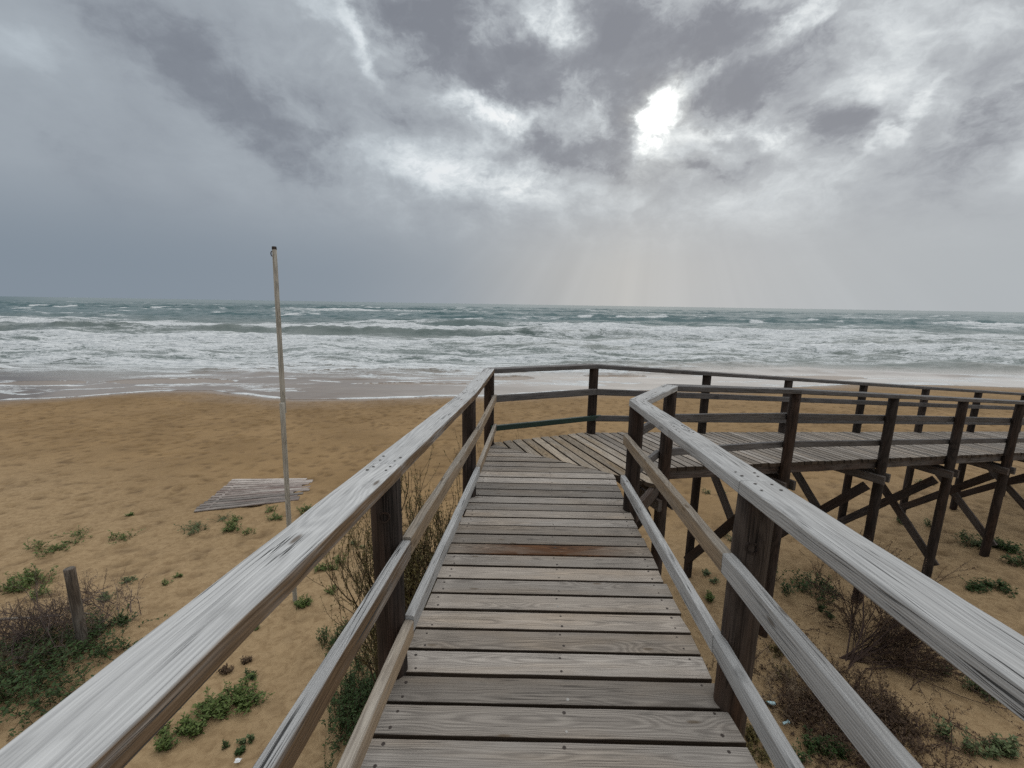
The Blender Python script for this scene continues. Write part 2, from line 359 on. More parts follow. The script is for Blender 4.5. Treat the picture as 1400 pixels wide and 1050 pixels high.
# sand material
mat, N = material('sand')
pos = N.n('ShaderNodeNewGeometry').outputs['Position']
wet = N.attr('wet'); fp = N.attr('print')
n1 = N.noise(pos, 0.35, 4, 0.55); n2 = N.noise(pos, 3.0, 5, 0.6); n3 = N.noise(pos, 70.0, 3, 0.7); n4 = N.noise(pos, 9.0, 4, 0.65, 0.6)
col = N.mix(N.ms(n1, 0.3, 0.7), (0.200, 0.124, 0.054), (0.275, 0.175, 0.081))
col = N.mix(N.m('MULTIPLY', N.ms(n2, 0.45, 0.75), 0.45), col, (0.155, 0.092, 0.043))
col = N.mix(N.m('MULTIPLY', N.ms(n4, 0.58, 0.74), 0.55), col, (0.105, 0.064, 0.032))
col = N.mix(N.m('MULTIPLY', N.ms(n3, 0.35, 0.7), 0.25), col, (0.34, 0.235, 0.13))
vo = N.n('ShaderNodeTexVoronoi', voronoi_dimensions='2D'); N.put(vo.inputs['Vector'], N.vm('ADD', pos, N.vm('SCALE', N.noise(pos, 4.0, 2, 0.5, col=True), 0.25))); vo.inputs['Scale'].default_value = 2.3
spot = N.m('MULTIPLY', N.ms(vo.outputs['Distance'], 0.10, 0.34, 1.0, 0.0), N.ms(N.sep(vo.outputs['Color'])[0], 0.55, 0.85))
spot = N.m('MULTIPLY', spot, N.ms(n1, 0.30, 0.55)); spot = N.m('MULTIPLY', spot, N.m('SUBTRACT', 1.0, wet))
near = N.attr('near'); spot = N.m('MULTIPLY', spot, N.m('MULTIPLY_ADD', near, -0.7, 1.0))
col = N.mix(N.m('MULTIPLY', near, 0.75), col, N.mix(N.ms(n4, 0.35, 0.7), (0.355, 0.252, 0.143), (0.235, 0.158, 0.085)))
col = N.mix(N.m('MULTIPLY', spot, 0.42), col, (0.095, 0.058, 0.029))
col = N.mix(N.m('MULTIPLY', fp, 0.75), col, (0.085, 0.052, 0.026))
col = N.mix(wet, col, (0.155, 0.098, 0.052))
h = N.m('MULTIPLY_ADD', spot, -0.7, N.m('MULTIPLY_ADD', n3, 0.10, N.m('MULTIPLY_ADD', n4, 0.55, N.m('MULTIPLY', n2, 0.9))))
dryness = N.m('SUBTRACT', 1.0, wet)
bmp = N.n('ShaderNodeBump'); N.put(bmp.inputs['Height'], N.m('MULTIPLY', h, dryness)); bmp.inputs['Strength'].default_value = 0.8; bmp.inputs['Distance'].default_value = 0.04
rough = N.m('MULTIPLY_ADD', wet, -0.62, 0.9)
N.out(N.bsdf(col, rough, bmp.outputs[0], N.m('MULTIPLY_ADD', wet, 0.3, 0.2)))
M['sand'] = mat
xs = np.concatenate([-np.geomspace(600, 34, 26)[:-1], np.arange(-34, 40, 0.115), np.geomspace(40, 700, 28)])
ys = np.concatenate([-np.geomspace(80, 3, 14)[:-1], np.arange(-3, 27, 0.085), np.geomspace(27, 500, 40)])
X, Y = np.meshgrid(xs, ys); Z = ground_z(X, Y)
prints = np.zeros_like(Z)
ix0 = 25; jy0 = 13
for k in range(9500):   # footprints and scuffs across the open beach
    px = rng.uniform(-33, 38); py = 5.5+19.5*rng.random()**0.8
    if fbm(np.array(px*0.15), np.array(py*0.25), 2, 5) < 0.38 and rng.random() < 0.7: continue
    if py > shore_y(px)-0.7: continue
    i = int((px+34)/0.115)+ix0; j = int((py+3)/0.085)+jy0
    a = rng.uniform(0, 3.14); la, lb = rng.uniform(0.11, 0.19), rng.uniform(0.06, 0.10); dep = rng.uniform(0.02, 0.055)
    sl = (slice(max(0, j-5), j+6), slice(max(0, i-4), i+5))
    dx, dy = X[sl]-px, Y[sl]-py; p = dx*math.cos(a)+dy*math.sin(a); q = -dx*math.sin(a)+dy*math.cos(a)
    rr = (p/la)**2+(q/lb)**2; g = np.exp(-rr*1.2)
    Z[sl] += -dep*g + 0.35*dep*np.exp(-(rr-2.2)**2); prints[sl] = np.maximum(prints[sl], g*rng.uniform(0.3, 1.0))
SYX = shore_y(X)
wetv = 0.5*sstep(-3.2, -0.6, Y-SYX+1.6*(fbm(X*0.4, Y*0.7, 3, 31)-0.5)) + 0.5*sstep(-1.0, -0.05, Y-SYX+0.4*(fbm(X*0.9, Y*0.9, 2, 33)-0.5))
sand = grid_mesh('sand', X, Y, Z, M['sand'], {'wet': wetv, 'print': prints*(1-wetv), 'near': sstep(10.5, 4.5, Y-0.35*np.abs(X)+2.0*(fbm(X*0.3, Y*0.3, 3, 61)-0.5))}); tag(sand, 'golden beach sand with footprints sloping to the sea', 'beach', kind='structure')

# ------------------------------------------------------------------ the sea
rows = np.concatenate([np.arange(19.5, 36, 0.075), np.geomspace(36, 900, 560), np.geomspace(960, 40000, 40)])
ks = np.linspace(-1.75, 1.75, 960)
kk, Y = np.meshgrid(ks, rows); X = kk*(Y+4)
G = base_z(X, Y); S = shore_y(X); D = Y-S               # D: metres seaward of the run-up line
bare = np.zeros_like(X)                                  # patches the last swash has already drained from
for u, v, au, av in ((235, 520, 90, 4.5), (690, 515, 40, 4), (840, 511, 45, 2.2), (1105, 513.5, 75, 4), (560, 524, 80, 1.5), (60, 523, 60, 4)):
    c = onz(u, v, -3.75); ex = abs(onz(u+au, v, -3.75)[0]-c[0]); ey = abs(onz(u, v-av, -3.75)[1]-c[1])
    q = ((X-c[0])/ex)**2 + ((Y-c[1]-0.08*(X-c[0]))/ey)**2 + 0.9*(fbm(X*0.5, Y*1.2, 3, 41)-0.5)
    bare = np.maximum(bare, 1-sstep(0.75, 1.05, q))
nrm = lambda f, x, y, s: (fbm(x*f, y*f, 3, s)-0.5)*2
Hh = np.zeros_like(X); foam = np.zeros_like(X)
off = 0.02*X                                            # the surf runs a little oblique to the view
crest = [(32.6, 0.10, 0.35, 1.2, 0.9, 1.0), (36.5, 0.22, 0.5, 1.6, 0.9, 0.8), (42, 0.34, 0.6, 2.2, 0.85, 0.75), (49, 0.45, 0.7, 2.8, 0.8, 0.7), (58, 0.6, 0.9, 3.2, 0.8, 0.75), (69, 0.75, 1.1, 4, 0.85, 0.9),
         (86, 1.15, 1.5, 5, 0.55, 0.7), (104, 1.0, 1.6, 6, 0.85, 1.0), (124, 1.1, 1.8, 7, 0.7, 0.9), (150, 0.9, 2.2, 9, 0.35, 0.6), (185, 1.25, 2.4, 6, 0.45, 1.0), (235, 1.1, 3, 8, 0.3, 0.9), (300, 1.1, 3.5, 10, 0.33, 0.9), (380, 1.2, 4, 14, 0.3, 0.8), (480, 1.2, 5, 25, 0.25, 0.4), (600, 1.2, 6, 30, 0.2, 0.4)]
for k, (yc, A, w1, w2, brk, den) in enumerate(crest):
    sc = yc/60
    c = yc + off + 2.6*sc*nrm(0.016/sc**0.5, X, X*0+k*7.7, 50+k) + 0.7*sc**0.5*nrm(0.12, X, X*0+k*3.3, 80+k) + 0.25*nrm(0.6, X, X*0+k*1.3, 85+k)
    d = Y-c
    amp = sstep(0.25, 0.60, fbm(X*0.016/sc**0.4, X*0+k*5.1, 3, 110+k))
    Hh += A*amp*np.where(d < 0, np.exp(-(d/w1)**2), np.exp(-(d/w2)**2))*(1+0.25*nrm(0.5, X, Y, 140+k))
    br = sstep(1-brk-0.12, 1-brk+0.18, fbm(X*0.014/sc**0.4+31, X*0+k*9.2, 3, 170+k))*amp**0.5
    tail = np.where(d < 0, np.exp(-(d/(w1*1.3))**2), np.exp(-d/(w2*1.1)))
    foam = np.maximum(foam, den*br*tail)
    foam = np.maximum(foam, 0.55*den*br*np.exp(-np.abs(d+w2*0.8)/(w2*1.4)))
chop = np.zeros_like(X); r2 = np.random.default_rng(3)
for k in range(46):
    lam = 0.8*1.085**k; th = r2.normal(0, 0.55)+0.12; ph = r2.uniform(0, 6.28)
    a = 0.016*lam**0.85*r2.uniform(0.5, 1.1)
    fade = np.exp(-(Y/(lam*210))**2)                    # ripples finer than the mesh are left to the bump
    q = (X*math.sin(th)+Y*math.cos(th))*2*math.pi/lam+ph+2.0*nrm(0.5/lam, X, Y, 200+k)
    chop += a*(1-2*np.abs(np.sin(q/2)))*fade
deep = sstep(5, 22, D)
chop *= 0.08+0.92*sstep(6.5, 16, D)
surf = SEA + chop*0.62 + Hh*1.1
swash = G + 0.018 + 0.012*nrm(0.8, X, Y, 44)            # the thin sheet running up the sand
w = sstep(6.0, 10.5, D+1.2*nrm(0.25, X, X*0, 47))
Zs = np.where(D < 0, G-0.12*sstep(0, 0.25, -D)-0.004, np.maximum(swash*(1-w)+surf*w, G+0.012))
Zs = np.where(bare*(1-w) > 0.5, G-0.02, Zs)
Zs = np.where(Y > 880, SEA, Zs)
lace = sstep(130, 55, Y)*sstep(7, 12, D)
zone = sstep(6.5, 9.5, D+1.0*nrm(0.22, X, X*0, 49))
band = fbm(X*0.010, (Y+0.04*X)*0.13, 4, 60)
foam = np.maximum(foam*(0.72+0.5*fbm(X*0.06, Y*0.2, 3, 64)), lace*(0.06+0.33*sstep(0.40, 0.66, band))*zone)
tr_ = Y-off-89-5*nrm(0.03, X, X*0, 66)
foam *= 1-0.85*np.exp(-(tr_/7.5)**2)*sstep(40, 5, X)
foam *= zone*(1-0.40*sstep(-4, 22, X)*sstep(90, 40, Y))
edge = np.exp(-((D-0.16)/0.20)**2)*sstep(-0.10, 0.05, D)*sstep(0.25, 0.55, fbm(X*0.35, X*0, 3, 71))
e2 = D-2.2-1.6*fbm(X*0.16, X*0+4, 3, 75); edge2 = np.exp(-(e2/0.14)**2)*sstep(0.5, 0.68, fbm(X*0.22, X*0+9, 3, 77))
e3 = D-5.2-1.7*fbm(X*0.14, X*0+14, 3, 79); edge3 = np.exp(-(e3/0.2)**2)*sstep(0.42, 0.6, fbm(X*0.2, X*0+19, 3, 81))
brim = np.exp(-((bare-0.4)/0.22)**2)*(1-w)*sstep(0.35, 0.6, fbm(X*0.3, Y*0.6, 2, 83))*0.7
foam = np.maximum(foam, np.maximum(0.95*edge, np.maximum(0.8*edge2, 0.75*edge3)))
foam = np.maximum(foam, brim)
foam = np.maximum(foam, 0.27*sstep(0.50, 0.70, fbm(X*0.22, Y*0.6, 4, 87))*sstep(0.1, 0.6, D)*(1-zone))
scat = sstep(0.66, 0.80, fbm(X*0.05, Y*0.11, 4, 91))*sstep(120, 180, Y)*sstep(900, 300, Y)
foam = np.maximum(foam, 0.6*scat)
calm_sheen = sstep(-8, 30, X+0.1*Y)*sstep(42, 26, Y)          # the sheltered, half-drained flat on the right
foam = np.where((D > 0.5) & (D < 11), foam*(1-0.55*calm_sheen), foam)

mat, N = material('sea_water')
pos = N.n('ShaderNodeNewGeometry').outputs['Position']
fo = N.attr('foam'); dp = N.attr('deep'); far = N.attr('far')
px, py, pz = N.sep(pos)
v1 = N.comb(N.m('MULTIPLY', px, 0.36), N.m('MULTIPLY', py, 1.15), N.m('MULTIPLY', pz, 2.0))
warp = N.vm('SCALE', N.vm('SUBTRACT', N.noise(v1, 0.45, 3, 0.6, col=True), (0.5, 0.5, 0.5)), 2.4)
vw = N.vm('ADD', v1, warp)
a1 = N.noise(vw, 0.55, 5, 0.62, 0.5); a2 = N.noise(vw, 2.6, 4, 0.6, 0.8)
lac = N.m('ABSOLUTE', N.m('SUBTRACT', a2, 0.5)); lac = N.m('MULTIPLY', lac, 3.2)
pat = N.m('MULTIPLY_ADD', a1, 0.85, N.m('MULTIPLY', lac, 0.42))
pat = N.ms(pat, 0.28, 0.92)
mask = N.ms(N.m('SUBTRACT', fo, N.m('MULTIPLY', pat, 0.95)), -0.20, 0.20)
mask = N.m('MULTIPLY', mask, N.ms(fo, 0.03, 0.16))
wc = N.mix(N.ms(N.noise(v1, 0.09, 4, 0.6), 0.3, 0.7), (0.068, 0.100, 0.093), (0.118, 0.143, 0.132))
wc = N.mix(far, wc, (0.020, 0.076, 0.084))
wc = N.mix(dp, N.mix(N.ms(a1, 0.3, 0.7), N.mix(N.attr('calm_sheen'), (0.105, 0.069, 0.044), (0.20, 0.165, 0.135)), N.mix(N.attr('calm_sheen'), (0.145, 0.102, 0.070), (0.30, 0.265, 0.235))), wc)  # shallows paler on the right: the brighter sky reflection is put into the colour
b1 = N.noise(N.comb(px, N.m('MULTIPLY', py, 1.8), pz), 1.6, 5, 0.62, 0.4); b2 = N.noise(N.comb(px, N.m('MULTIPLY', py, 1.7), pz), 0.22, 3, 0.6)
hb = N.m('MULTIPLY_ADD', b2, 3.0, b1)
bm = N.n('ShaderNodeBump'); N.put(bm.inputs['Height'], hb); bm.inputs['Distance'].default_value = 0.22
N.put(bm.inputs['Strength'], N.m('MULTIPLY_ADD', dp, 0.45, 0.03))
water = N.bsdf(wc, N.m('MULTIPLY_ADD', dp, 0.16, 0.12), bm.outputs[0], N.m('MULTIPLY_ADD', N.m('MULTIPLY', far, N.m('SUBTRACT', 1.0, N.attr('calm_sheen'))), -0.25, N.m('MULTIPLY_ADD', N.m('MAXIMUM', dp, N.attr('calm_sheen')), 0.36, 0.14)), IOR=1.33)
fb = N.bump(N.m('MULTIPLY_ADD', a2, 0.6, a1), 0.7, 0.25)
fcol = N.mix(N.ms(a2, 0.3, 0.7), (0.36, 0.385, 0.395), (0.72, 0.73, 0.73))
foams = N.bsdf(fcol, 0.8, fb, 0.2)
mx = N.n('ShaderNodeMixShader'); N.put(mx.inputs[0], mask); N.t.links.new(water, mx.inputs[1]); N.t.links.new(foams, mx.inputs[2]); N.out(mx.outputs[0])
M['sea'] = mat
sea = grid_mesh('sea', X, Y, Zs, M['sea'], {'foam': foam, 'deep': deep, 'calm_sheen': sstep(-14, 6, X), 'far': sstep(70, 190, Y)})
tag(sea, 'grey green sea with lines of white breakers running up the beach', 'sea', kind='structure')

# ------------------------------------------------------------------ the boardwalk
BW = empty('boardwalk', (0.3, 3.0, -2.7))
tag(BW, 'weathered wooden boardwalk with railings turning right on posts over the sand', 'boardwalk')
T2 = np.array([math.sin(R(68.7)), math.cos(R(68.7))]); N2 = np.array([-T2[1], T2[0]])
def sn(s, n): return T2*s + N2*n
S0, NF, NB = 3.25, 3.84, 5.36                     # ramp begins at S0; front and back lines of posts
def zwalk(x, y): return 0.065*max(0.0, 3.9-y)
def zramp(x, y): return -0.095*max(0.0, x*T2[0]+y*T2[1]-S0)
wd = unit((0.0577, 1.0))                          # walkway direction
POST_R = 0.067; RAIL_T = 1.06; RW, RH = 0.150, 0.06
L = [np.array((-0.575+0.056*(y-1.776), y)) for y in (-2.6, -0.40, 1.776, 4.0)]; cL = np.array((-0.355, 5.57))
Rr = [np.array((0.994+0.051*(y-1.624), y)) for y in (-2.7, -0.50, 1.624, 3.73)]; fc = np.array((1.70, 4.56))
bs = [3.33, 5.52, 7.50, 9.72, 11.95, 14.2, 16.55, 18.7, 20.9, 23.1, 25.3, 27.5]
fs_ = [5.54, 7.75, 9.75, 11.76, 13.95, 16.2, 18.5, 20.8, 23.1, 25.3, 27.5]
Bp = [sn(s, NB) for s in bs]; Fp = [sn(s, NF) for s in fs_]
def zd(p):  # deck height next to a post
    return zramp(*p) if (p[0]*T2[0]+p[1]*T2[1] > S0) else zwalk(*p)
P3 = lambda p, z: np.array((p[0], p[1], z))
def post(p, mat='post', zt=None, bolt=None, r=POST_R, lean=(0, 0)):
    zt = zd(p)+RAIL_T-RH-0.001 if zt is None else zt
    zb = float(ground_z(*p))-0.25
    m = MB(); pole(m, P3(p+np.array(lean), zb), P3(p, zt), r*1.06, r, 20)
    o = m.build('post', M[mat], BW, P3(p, zb), 40)
    if bolt:
        dz, a = bolt; d = np.array((math.sin(a), -math.cos(a)))
        q = P3(p+d*(r+0.0015), zd(p)+dz); m = MB()
        k = 18; vs = []; y = np.array((d[1], -d[0], 0)); z = np.array((0, 0, 1))
        for rr, dep in ((0.027, -0.004), (0.026, 0.003), (0.019, 0.003), (0.018, -0.010)):
            for j in range(k): aa = 2*math.pi*j/k; vs.append(q+y*rr*math.cos(aa)+z*rr*math.sin(aa)+np.array((*d, 0))*dep)
        f = [[r_*k+j, r_*k+(j+1) % k, (r_+1)*k+(j+1) % k, (r_+1)*k+j] for r_ in range(3) for j in range(k)]
        m.add(vs, f, [(v[2], v[0], v[1]) for v in vs]); m.add(vs[-k:], [list(range(k))], mi=1)
        b = m.build('bolt', [M['post'], M['hole']], o, q); b.parent = o; b.location = q-P3(p, zb)
    return o
for i, p in enumerate(L): post(p, 'post', bolt=(0.84, 0.15) if i == 2 else None)
post(cL)
for i, p in enumerate(Rr): post(p, 'greypost' if i == 2 else 'post', bolt=(0.80, -0.45) if i == 2 else None, r=0.07 if i == 2 else POST_R)
post(fc)
for p in Bp: post(p)
for i, p in enumerate(Fp): post(p, bolt=(0.92, -0.3) if i == 0 else None, r=0.066)

# decks
bounds = lambda poly, lines: [poly := clip_poly(poly, a, b) for a, b in lines][-1]
lx = lambda y: -0.655+0.0577*y
rx = lambda y: 0.872+0.0577*y
mi0 = cL+np.array((0.02, 0.05)); md = np.array((math.sin(R(124.6)), math.cos(R(124.6))))
ue = np.array((0.99996, -0.0087))
wdk = MB(); y = 1.434-0.16*26; stained_y = None
pit = 0.160; STAIN = 2.97
while y < 5.8:
    a = (-3, y+0.0055), (3, y+0.0055-0.052), (3, y+0.0055-0.052+0.149), (-3, y+0.0055+0.149)
    c = [(lx(y)+random.uniform(-0.012, 0.006)-0.0, y+0.010+random.uniform(-.002, .002)), (rx(y)+random.uniform(-0.008, 0.01), y+0.010-0.014), (rx(y+.15)+random.uniform(-0.008, 0.01), y+0.150-0.014+random.uniform(-.002, .002)), (lx(y+.15)+random.uniform(-0.012, 0.006), y+0.150)]
    c = clip_poly(c, tuple(mi0+md*5), tuple(mi0))     # landward side of the mitre
    tn = random.random(); dz = random.uniform(-0.0025, 0.0025)
    if len(c) >= 3 and abs(y+0.08-STAIN) < 0.08:
        ms = MB(); cx = (lx(y)+rx(y))/2
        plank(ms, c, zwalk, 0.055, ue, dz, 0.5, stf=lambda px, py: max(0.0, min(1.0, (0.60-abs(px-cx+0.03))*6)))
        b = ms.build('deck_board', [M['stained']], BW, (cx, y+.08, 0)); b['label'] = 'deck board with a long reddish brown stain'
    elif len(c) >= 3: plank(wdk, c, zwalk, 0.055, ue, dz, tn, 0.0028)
    if y > 0.9:
        for fx in (0.05, 0.53, 0.955):
            for fy in (0.032, 0.118):
                if random.random() < 0.16: continue
                qx = lx(y)+(rx(y)-lx(y))*fx+random.uniform(-0.012, 0.012); qy = y+fy+random.uniform(-0.01, 0.01)
                if (np.array((qx, qy))-mi0) @ np.array((md[1], -md[0])) < 0.03: continue
                rr = random.uniform(0.0055, 0.0085); zz = zwalk(qx, qy)+dz+0.0008
                wdk.add([(qx+rr*math.cos(t*math.pi/4), qy+rr*math.sin(t*math.pi/4), zz) for t in range(8)], [list(range(8))], mi=1 if (fx == 0.53 and random.random() < 0.35) else 2)
    y += pit
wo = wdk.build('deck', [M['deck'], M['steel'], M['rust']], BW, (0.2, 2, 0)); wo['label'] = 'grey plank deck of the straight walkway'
ldk = MB(); rdk = MB(); s = 0.6
land = [(mi0, mi0+md*5)]
ef = fc+np.array((0.0, 0.0)); e1 = Rr[3]+np.array((-0.02, 0.0))
while s < 28.6:
    c = [tuple(sn(s+0.012, 3.0)), tuple(sn(s+0.134, 3.0)), tuple(sn(s+0.134, NB+0.04+random.uniform(-0.01, 0.01))), tuple(sn(s+0.012, NB+0.04+random.uniform(-0.01, 0.01)))]
    jn = random.uniform(-0.012, 0.012)
    c = clip_poly(c, tuple(mi0), tuple(mi0+md))
    if s > 3.15: c = clip_poly(c, tuple(sn(0, NF+0.045+jn)), tuple(sn(9, NF+0.045+jn)))
    else:
        c = clip_poly(c, tuple(e1), tuple(fc+np.array((0.02, 0))))
        c = clip_poly(c, (rx(3)-0.002, 3.0), (rx(3)-0.002+0.0577*-3, 0.0)) if False else c
        c = clip_poly(c, (1.065, 9), (1.065, 0)) if False else c
    tn = random.random(); dz = random.uniform(-0.0025, 0.0025)
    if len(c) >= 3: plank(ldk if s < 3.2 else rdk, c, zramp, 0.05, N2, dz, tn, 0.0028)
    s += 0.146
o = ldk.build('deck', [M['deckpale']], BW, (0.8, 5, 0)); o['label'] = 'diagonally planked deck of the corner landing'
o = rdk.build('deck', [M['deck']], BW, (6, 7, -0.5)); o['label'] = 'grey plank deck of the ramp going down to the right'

# railings ---------------------------------------------------------------------
def rail(name, a, b, za, zb, w, h, mat, ext=0.0, label=None, cham=0.006, wob=0.0015, ga=0.002, warp=0.0):
    p0, p1 = P3(a, za), P3(b, zb); d = unit(p1-p0); p0 = p0+d*ga; p1 = p1-d*ga+d*ext
    m = MB(); board(m, p0, p1, w, h, cham=cham, wob=wob, warp=warp, step=0.12 if w > 0.1 else 0.2)
    if w > 0.1:
        Lr = np.linalg.norm(p1-p0); yy = unit(np.cross((0, 0, 1.0), d)); zz = np.cross(d, yy)
        for t0 in (0.045, 0.10, Lr-0.10, Lr-0.045):
            for sx in (-0.034, 0.036):
                q = p0+d*(t0+random.uniform(-.012, .012))+yy*(sx+random.uniform(-.01, .01))+zz*(h/2+0.0028); rr = random.uniform(0.005, 0.0075)
                m.add([q+d*rr*math.cos(k*math.pi/4)+yy*rr*math.sin(k*math.pi/4) for k in range(8)], [list(range(8))], mi=1)
    o = m.build(name, [M[mat], M['rust']], BW, p0, 24)
    if label: o['label'] = label
    return o
def run(pts, offs, zs, mats, jitter=0.004):
    """one board per span; pts are post centres, offs shifts the low boards to the inner face of the posts"""
    for i in range(len(pts)-1):
        a, b = pts[i], pts[i+1]; d = unit(b-a); nrm2 = np.array((-d[1], d[0]))*offs
        za, zb = zd(a), zd(b)
        for nm, top, h, w, mt in zs:
            mm = mats[nm][i % len(mats[nm])] if isinstance(mats[nm], (list, tuple)) else mats[nm]
            if nm == 'top_rail': rail(nm, a, b, za+top-h/2, zb+top-h/2, w, h, mm, cham=0.007)
            else:
                s_ = nrm2*(POST_R+w/2-0.004); jz = random.uniform(-jitter, jitter)
                rail(nm, a+s_, b+s_, za+top-h/2+jz, zb+top-h/2+random.uniform(-jitter, jitter), w, h, mm)
Z3 = [('top_rail', RAIL_T, RH, RW, 0), ('middle_rail', 0.705, 0.09, 0.045, 0), ('low_rail', 0.30, 0.088, 0.045, 0)]
def mid(a, b, t): return a+(b-a)*t
run([L[0]+np.array((0.03, 0)), L[2]], -1, [Z3[0], ('middle_rail', 0.695, 0.09, 0.045, 0), ('low_rail', 0.285, 0.088, 0.045, 0)], {'top_rail': 'rail', 'middle_rail': 'rail', 'low_rail': 'rail_tan'})
run([L[2], L[3]], -1, Z3, {'top_rail': 'rail', 'middle_rail': 'rail_tan', 'low_rail': 'rail_grey'})
run([L[3], cL], -1, Z3, {'top_rail': 'rail', 'middle_rail': 'rail_tan', 'low_rail': 'rail_tan'})
Z3R = [Z3[0], ('middle_rail', 0.735, 0.095, 0.045, 0), ('low_rail', 0.338, 0.09, 0.045, 0)]
run([Rr[0], Rr[2]], 1, Z3R, {'top_rail': 'rail_grey', 'middle_rail': 'rail_grey', 'low_rail': 'rail_grey'})
rj = mid(Rr[2], Rr[3], 0.45)
run([Rr[2], rj, Rr[3]], 1, Z3[:1], {'top_rail': 'rail_grey'})
run([Rr[2], Rr[3]], 1, Z3R[1:], {'middle_rail': 'rail_tan', 'low_rail': 'rail_grey'})
run([Rr[3], fc], 1, Z3, {'top_rail': 'rail_grey', 'middle_rail': 'dark_rail', 'low_rail': 'dark_rail'})
run([cL, Bp[0]], -1, Z3[:2], {'top_rail': 'dark_rail', 'middle_rail': 'dark_rail'})
gl = (Bp[0]-cL); gd = unit(gl); gn = np.array((gd[1], -gd[0]))*(POST_R+0.019)
rail('low_rail', cL+gn, Bp[0]+gn+gd*0.10, 0.255, 0.255, 0.045, 0.075, 'green', label='dark green painted low rail')
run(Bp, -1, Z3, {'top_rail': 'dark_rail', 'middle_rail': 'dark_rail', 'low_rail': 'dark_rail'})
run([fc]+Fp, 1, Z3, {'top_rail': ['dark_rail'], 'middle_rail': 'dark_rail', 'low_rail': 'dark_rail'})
# beams and braces -----------------------------------------------------------------
def beam(name, p0, p1, w, h, mat='beam', up=(0, 0, 1), label=None):
    m = MB(); board(m, p0, p1, w, h, up, cham=0.006, wob=0.002); o = m.build(name, M[mat], BW, p0, 24)
    if label: o['label'] = label
    return o
def along(n_, s0, s1, dz): return P3(sn(s0, n_), -0.095*max(0, s0-S0)+dz), P3(sn(s1, n_), -0.095*max(0, s1-S0)+dz)
segs = [3.27]+fs_+[28.4]
for i in range(len(segs)-1):
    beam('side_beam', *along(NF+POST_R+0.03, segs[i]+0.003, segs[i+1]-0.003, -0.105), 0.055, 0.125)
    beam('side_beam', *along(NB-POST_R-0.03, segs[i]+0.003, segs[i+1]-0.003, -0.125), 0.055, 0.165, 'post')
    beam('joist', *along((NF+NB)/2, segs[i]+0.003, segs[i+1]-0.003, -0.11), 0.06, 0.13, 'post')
beam('side_beam', P3(Rr[3]+np.array((0.03, 0.07)), -0.13), P3(fc+np.array((-0.07, -0.02)), -0.13), 0.055, 0.165)
beam('side_beam', P3(cL+gd*0.06-gn*-0.3, -0.13), P3(Bp[0]-gd*0.06-gn*-0.3, -0.13), 0.055, 0.165, 'post')
for q, sg in ((L, 1), (Rr, -1)):
    o2 = np.array((sg*(POST_R+0.045), 0))
    for a, b in ((q[0], q[1]), (q[1], q[2]), (q[2], q[3])):
        d = unit(b-a)*0.004
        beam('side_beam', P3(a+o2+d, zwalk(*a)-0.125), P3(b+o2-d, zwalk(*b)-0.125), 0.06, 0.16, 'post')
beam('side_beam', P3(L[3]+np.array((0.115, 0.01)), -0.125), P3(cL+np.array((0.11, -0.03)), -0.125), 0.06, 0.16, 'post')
def trestle(pf, pb, ex=0.10):
    d = unit(pb-pf); e = np.array((d[1], -d[0])); z = min(zd(pf), zd(pb))-0.30
    for sg in (-1, 1):
        o2 = e*sg*(POST_R+0.026)
        beam('cross_beam', P3(pf-d*ex+o2, z), P3(pb+d*ex+o2, z), 0.05, 0.135)
    gf, gb = float(ground_z(*pf)), float(ground_z(*pb))
    o2 = e*(POST_R+0.022)
    beam('brace', P3(pf+d*0.12-o2, z-0.16), P3(pb-d*0.03-o2, gb+0.35), 0.042, 0.14, 'post')
    beam('brace', P3(pb-d*0.12+o2, z-0.16), P3(pf-d*0.06+o2, gf+0.22), 0.042, 0.14, 'beam')
trestle(fc, Bp[0])
for a, b in zip(Fp, Bp[1:]): trestle(a, b)
trestle(Rr[3], L[3], 0.02)

# ------------------------------------------------------------------ flagpole, stub post, beach mat, drift
fb_ = at(403, 822); rb_ = ray(375, 340); t_ = (fb_[1]+0.1)/rb_[1]; ft = CAM+rb_*t_
FP = empty('flagpole', fb_); tag(FP, 'tall bare weathered wooden flagpole leaning slightly in the sand', 'pole')
jt = fb_+(ft-fb_)*0.60
m = MB(); pole(m, fb_-np.array((0, 0, 0.3)), fb_+(ft-fb_)*0.21, 0.046, 0.046, 4, 0.3, bev=0.004); m.build('base_post', M['pole'], FP, fb_, 40)
m = MB(); pole(m, fb_+(ft-fb_)*0.13+np.array((0.012, -0.055, 0)), jt+np.array((0.012, -0.055, 0)), 0.037, 0.035, 12, 0.3); m.build('shaft', M['pole'], FP, fb_, 40)
m = MB(); pole(m, jt-(ft-fb_)*0.03, ft, 0.036, 0.030, 12, 0.3); o = m.build('shaft', M['pole'], FP, fb_, 40)
m = MB(); pole(m, ft-np.array((0, 0, 0.012)), ft+np.array((0, 0, 0.03)), 0.032, 0.030, 12, 0.02); m.build('cap', M['greypost'], FP, ft, 40)
m = MB()
hk = [ft+np.array((-0.028-0.020*math.sin(a), -0.01, -0.07+0.035*math.cos(a))) for a in np.linspace(0, 3.14, 8)]
for a, b in zip(hk, hk[1:]): pole(m, a, b, 0.007, 0.007, 6, 0.1, 0, bev=0.0005)
m.build('hook', M['rust'], FP, ft, 40)
sb = at(115, 887)
m = MB(); tp = sb+np.array((-0.02, 0.03, 1.17)); pole(m, sb-np.array((0, 0, 0.3)), tp, 0.060, 0.057, 18); o = m.build('stub_post', M['stub'], None, sb, 40)
tag(o, 'short round wooden post standing beside the dead shrub on the left', 'post')
BM = empty('beach_mat', at(345, 680)); tag(BM, 'half buried grey slatted wooden mat lying on the sand behind the flagpole', 'beach mat')
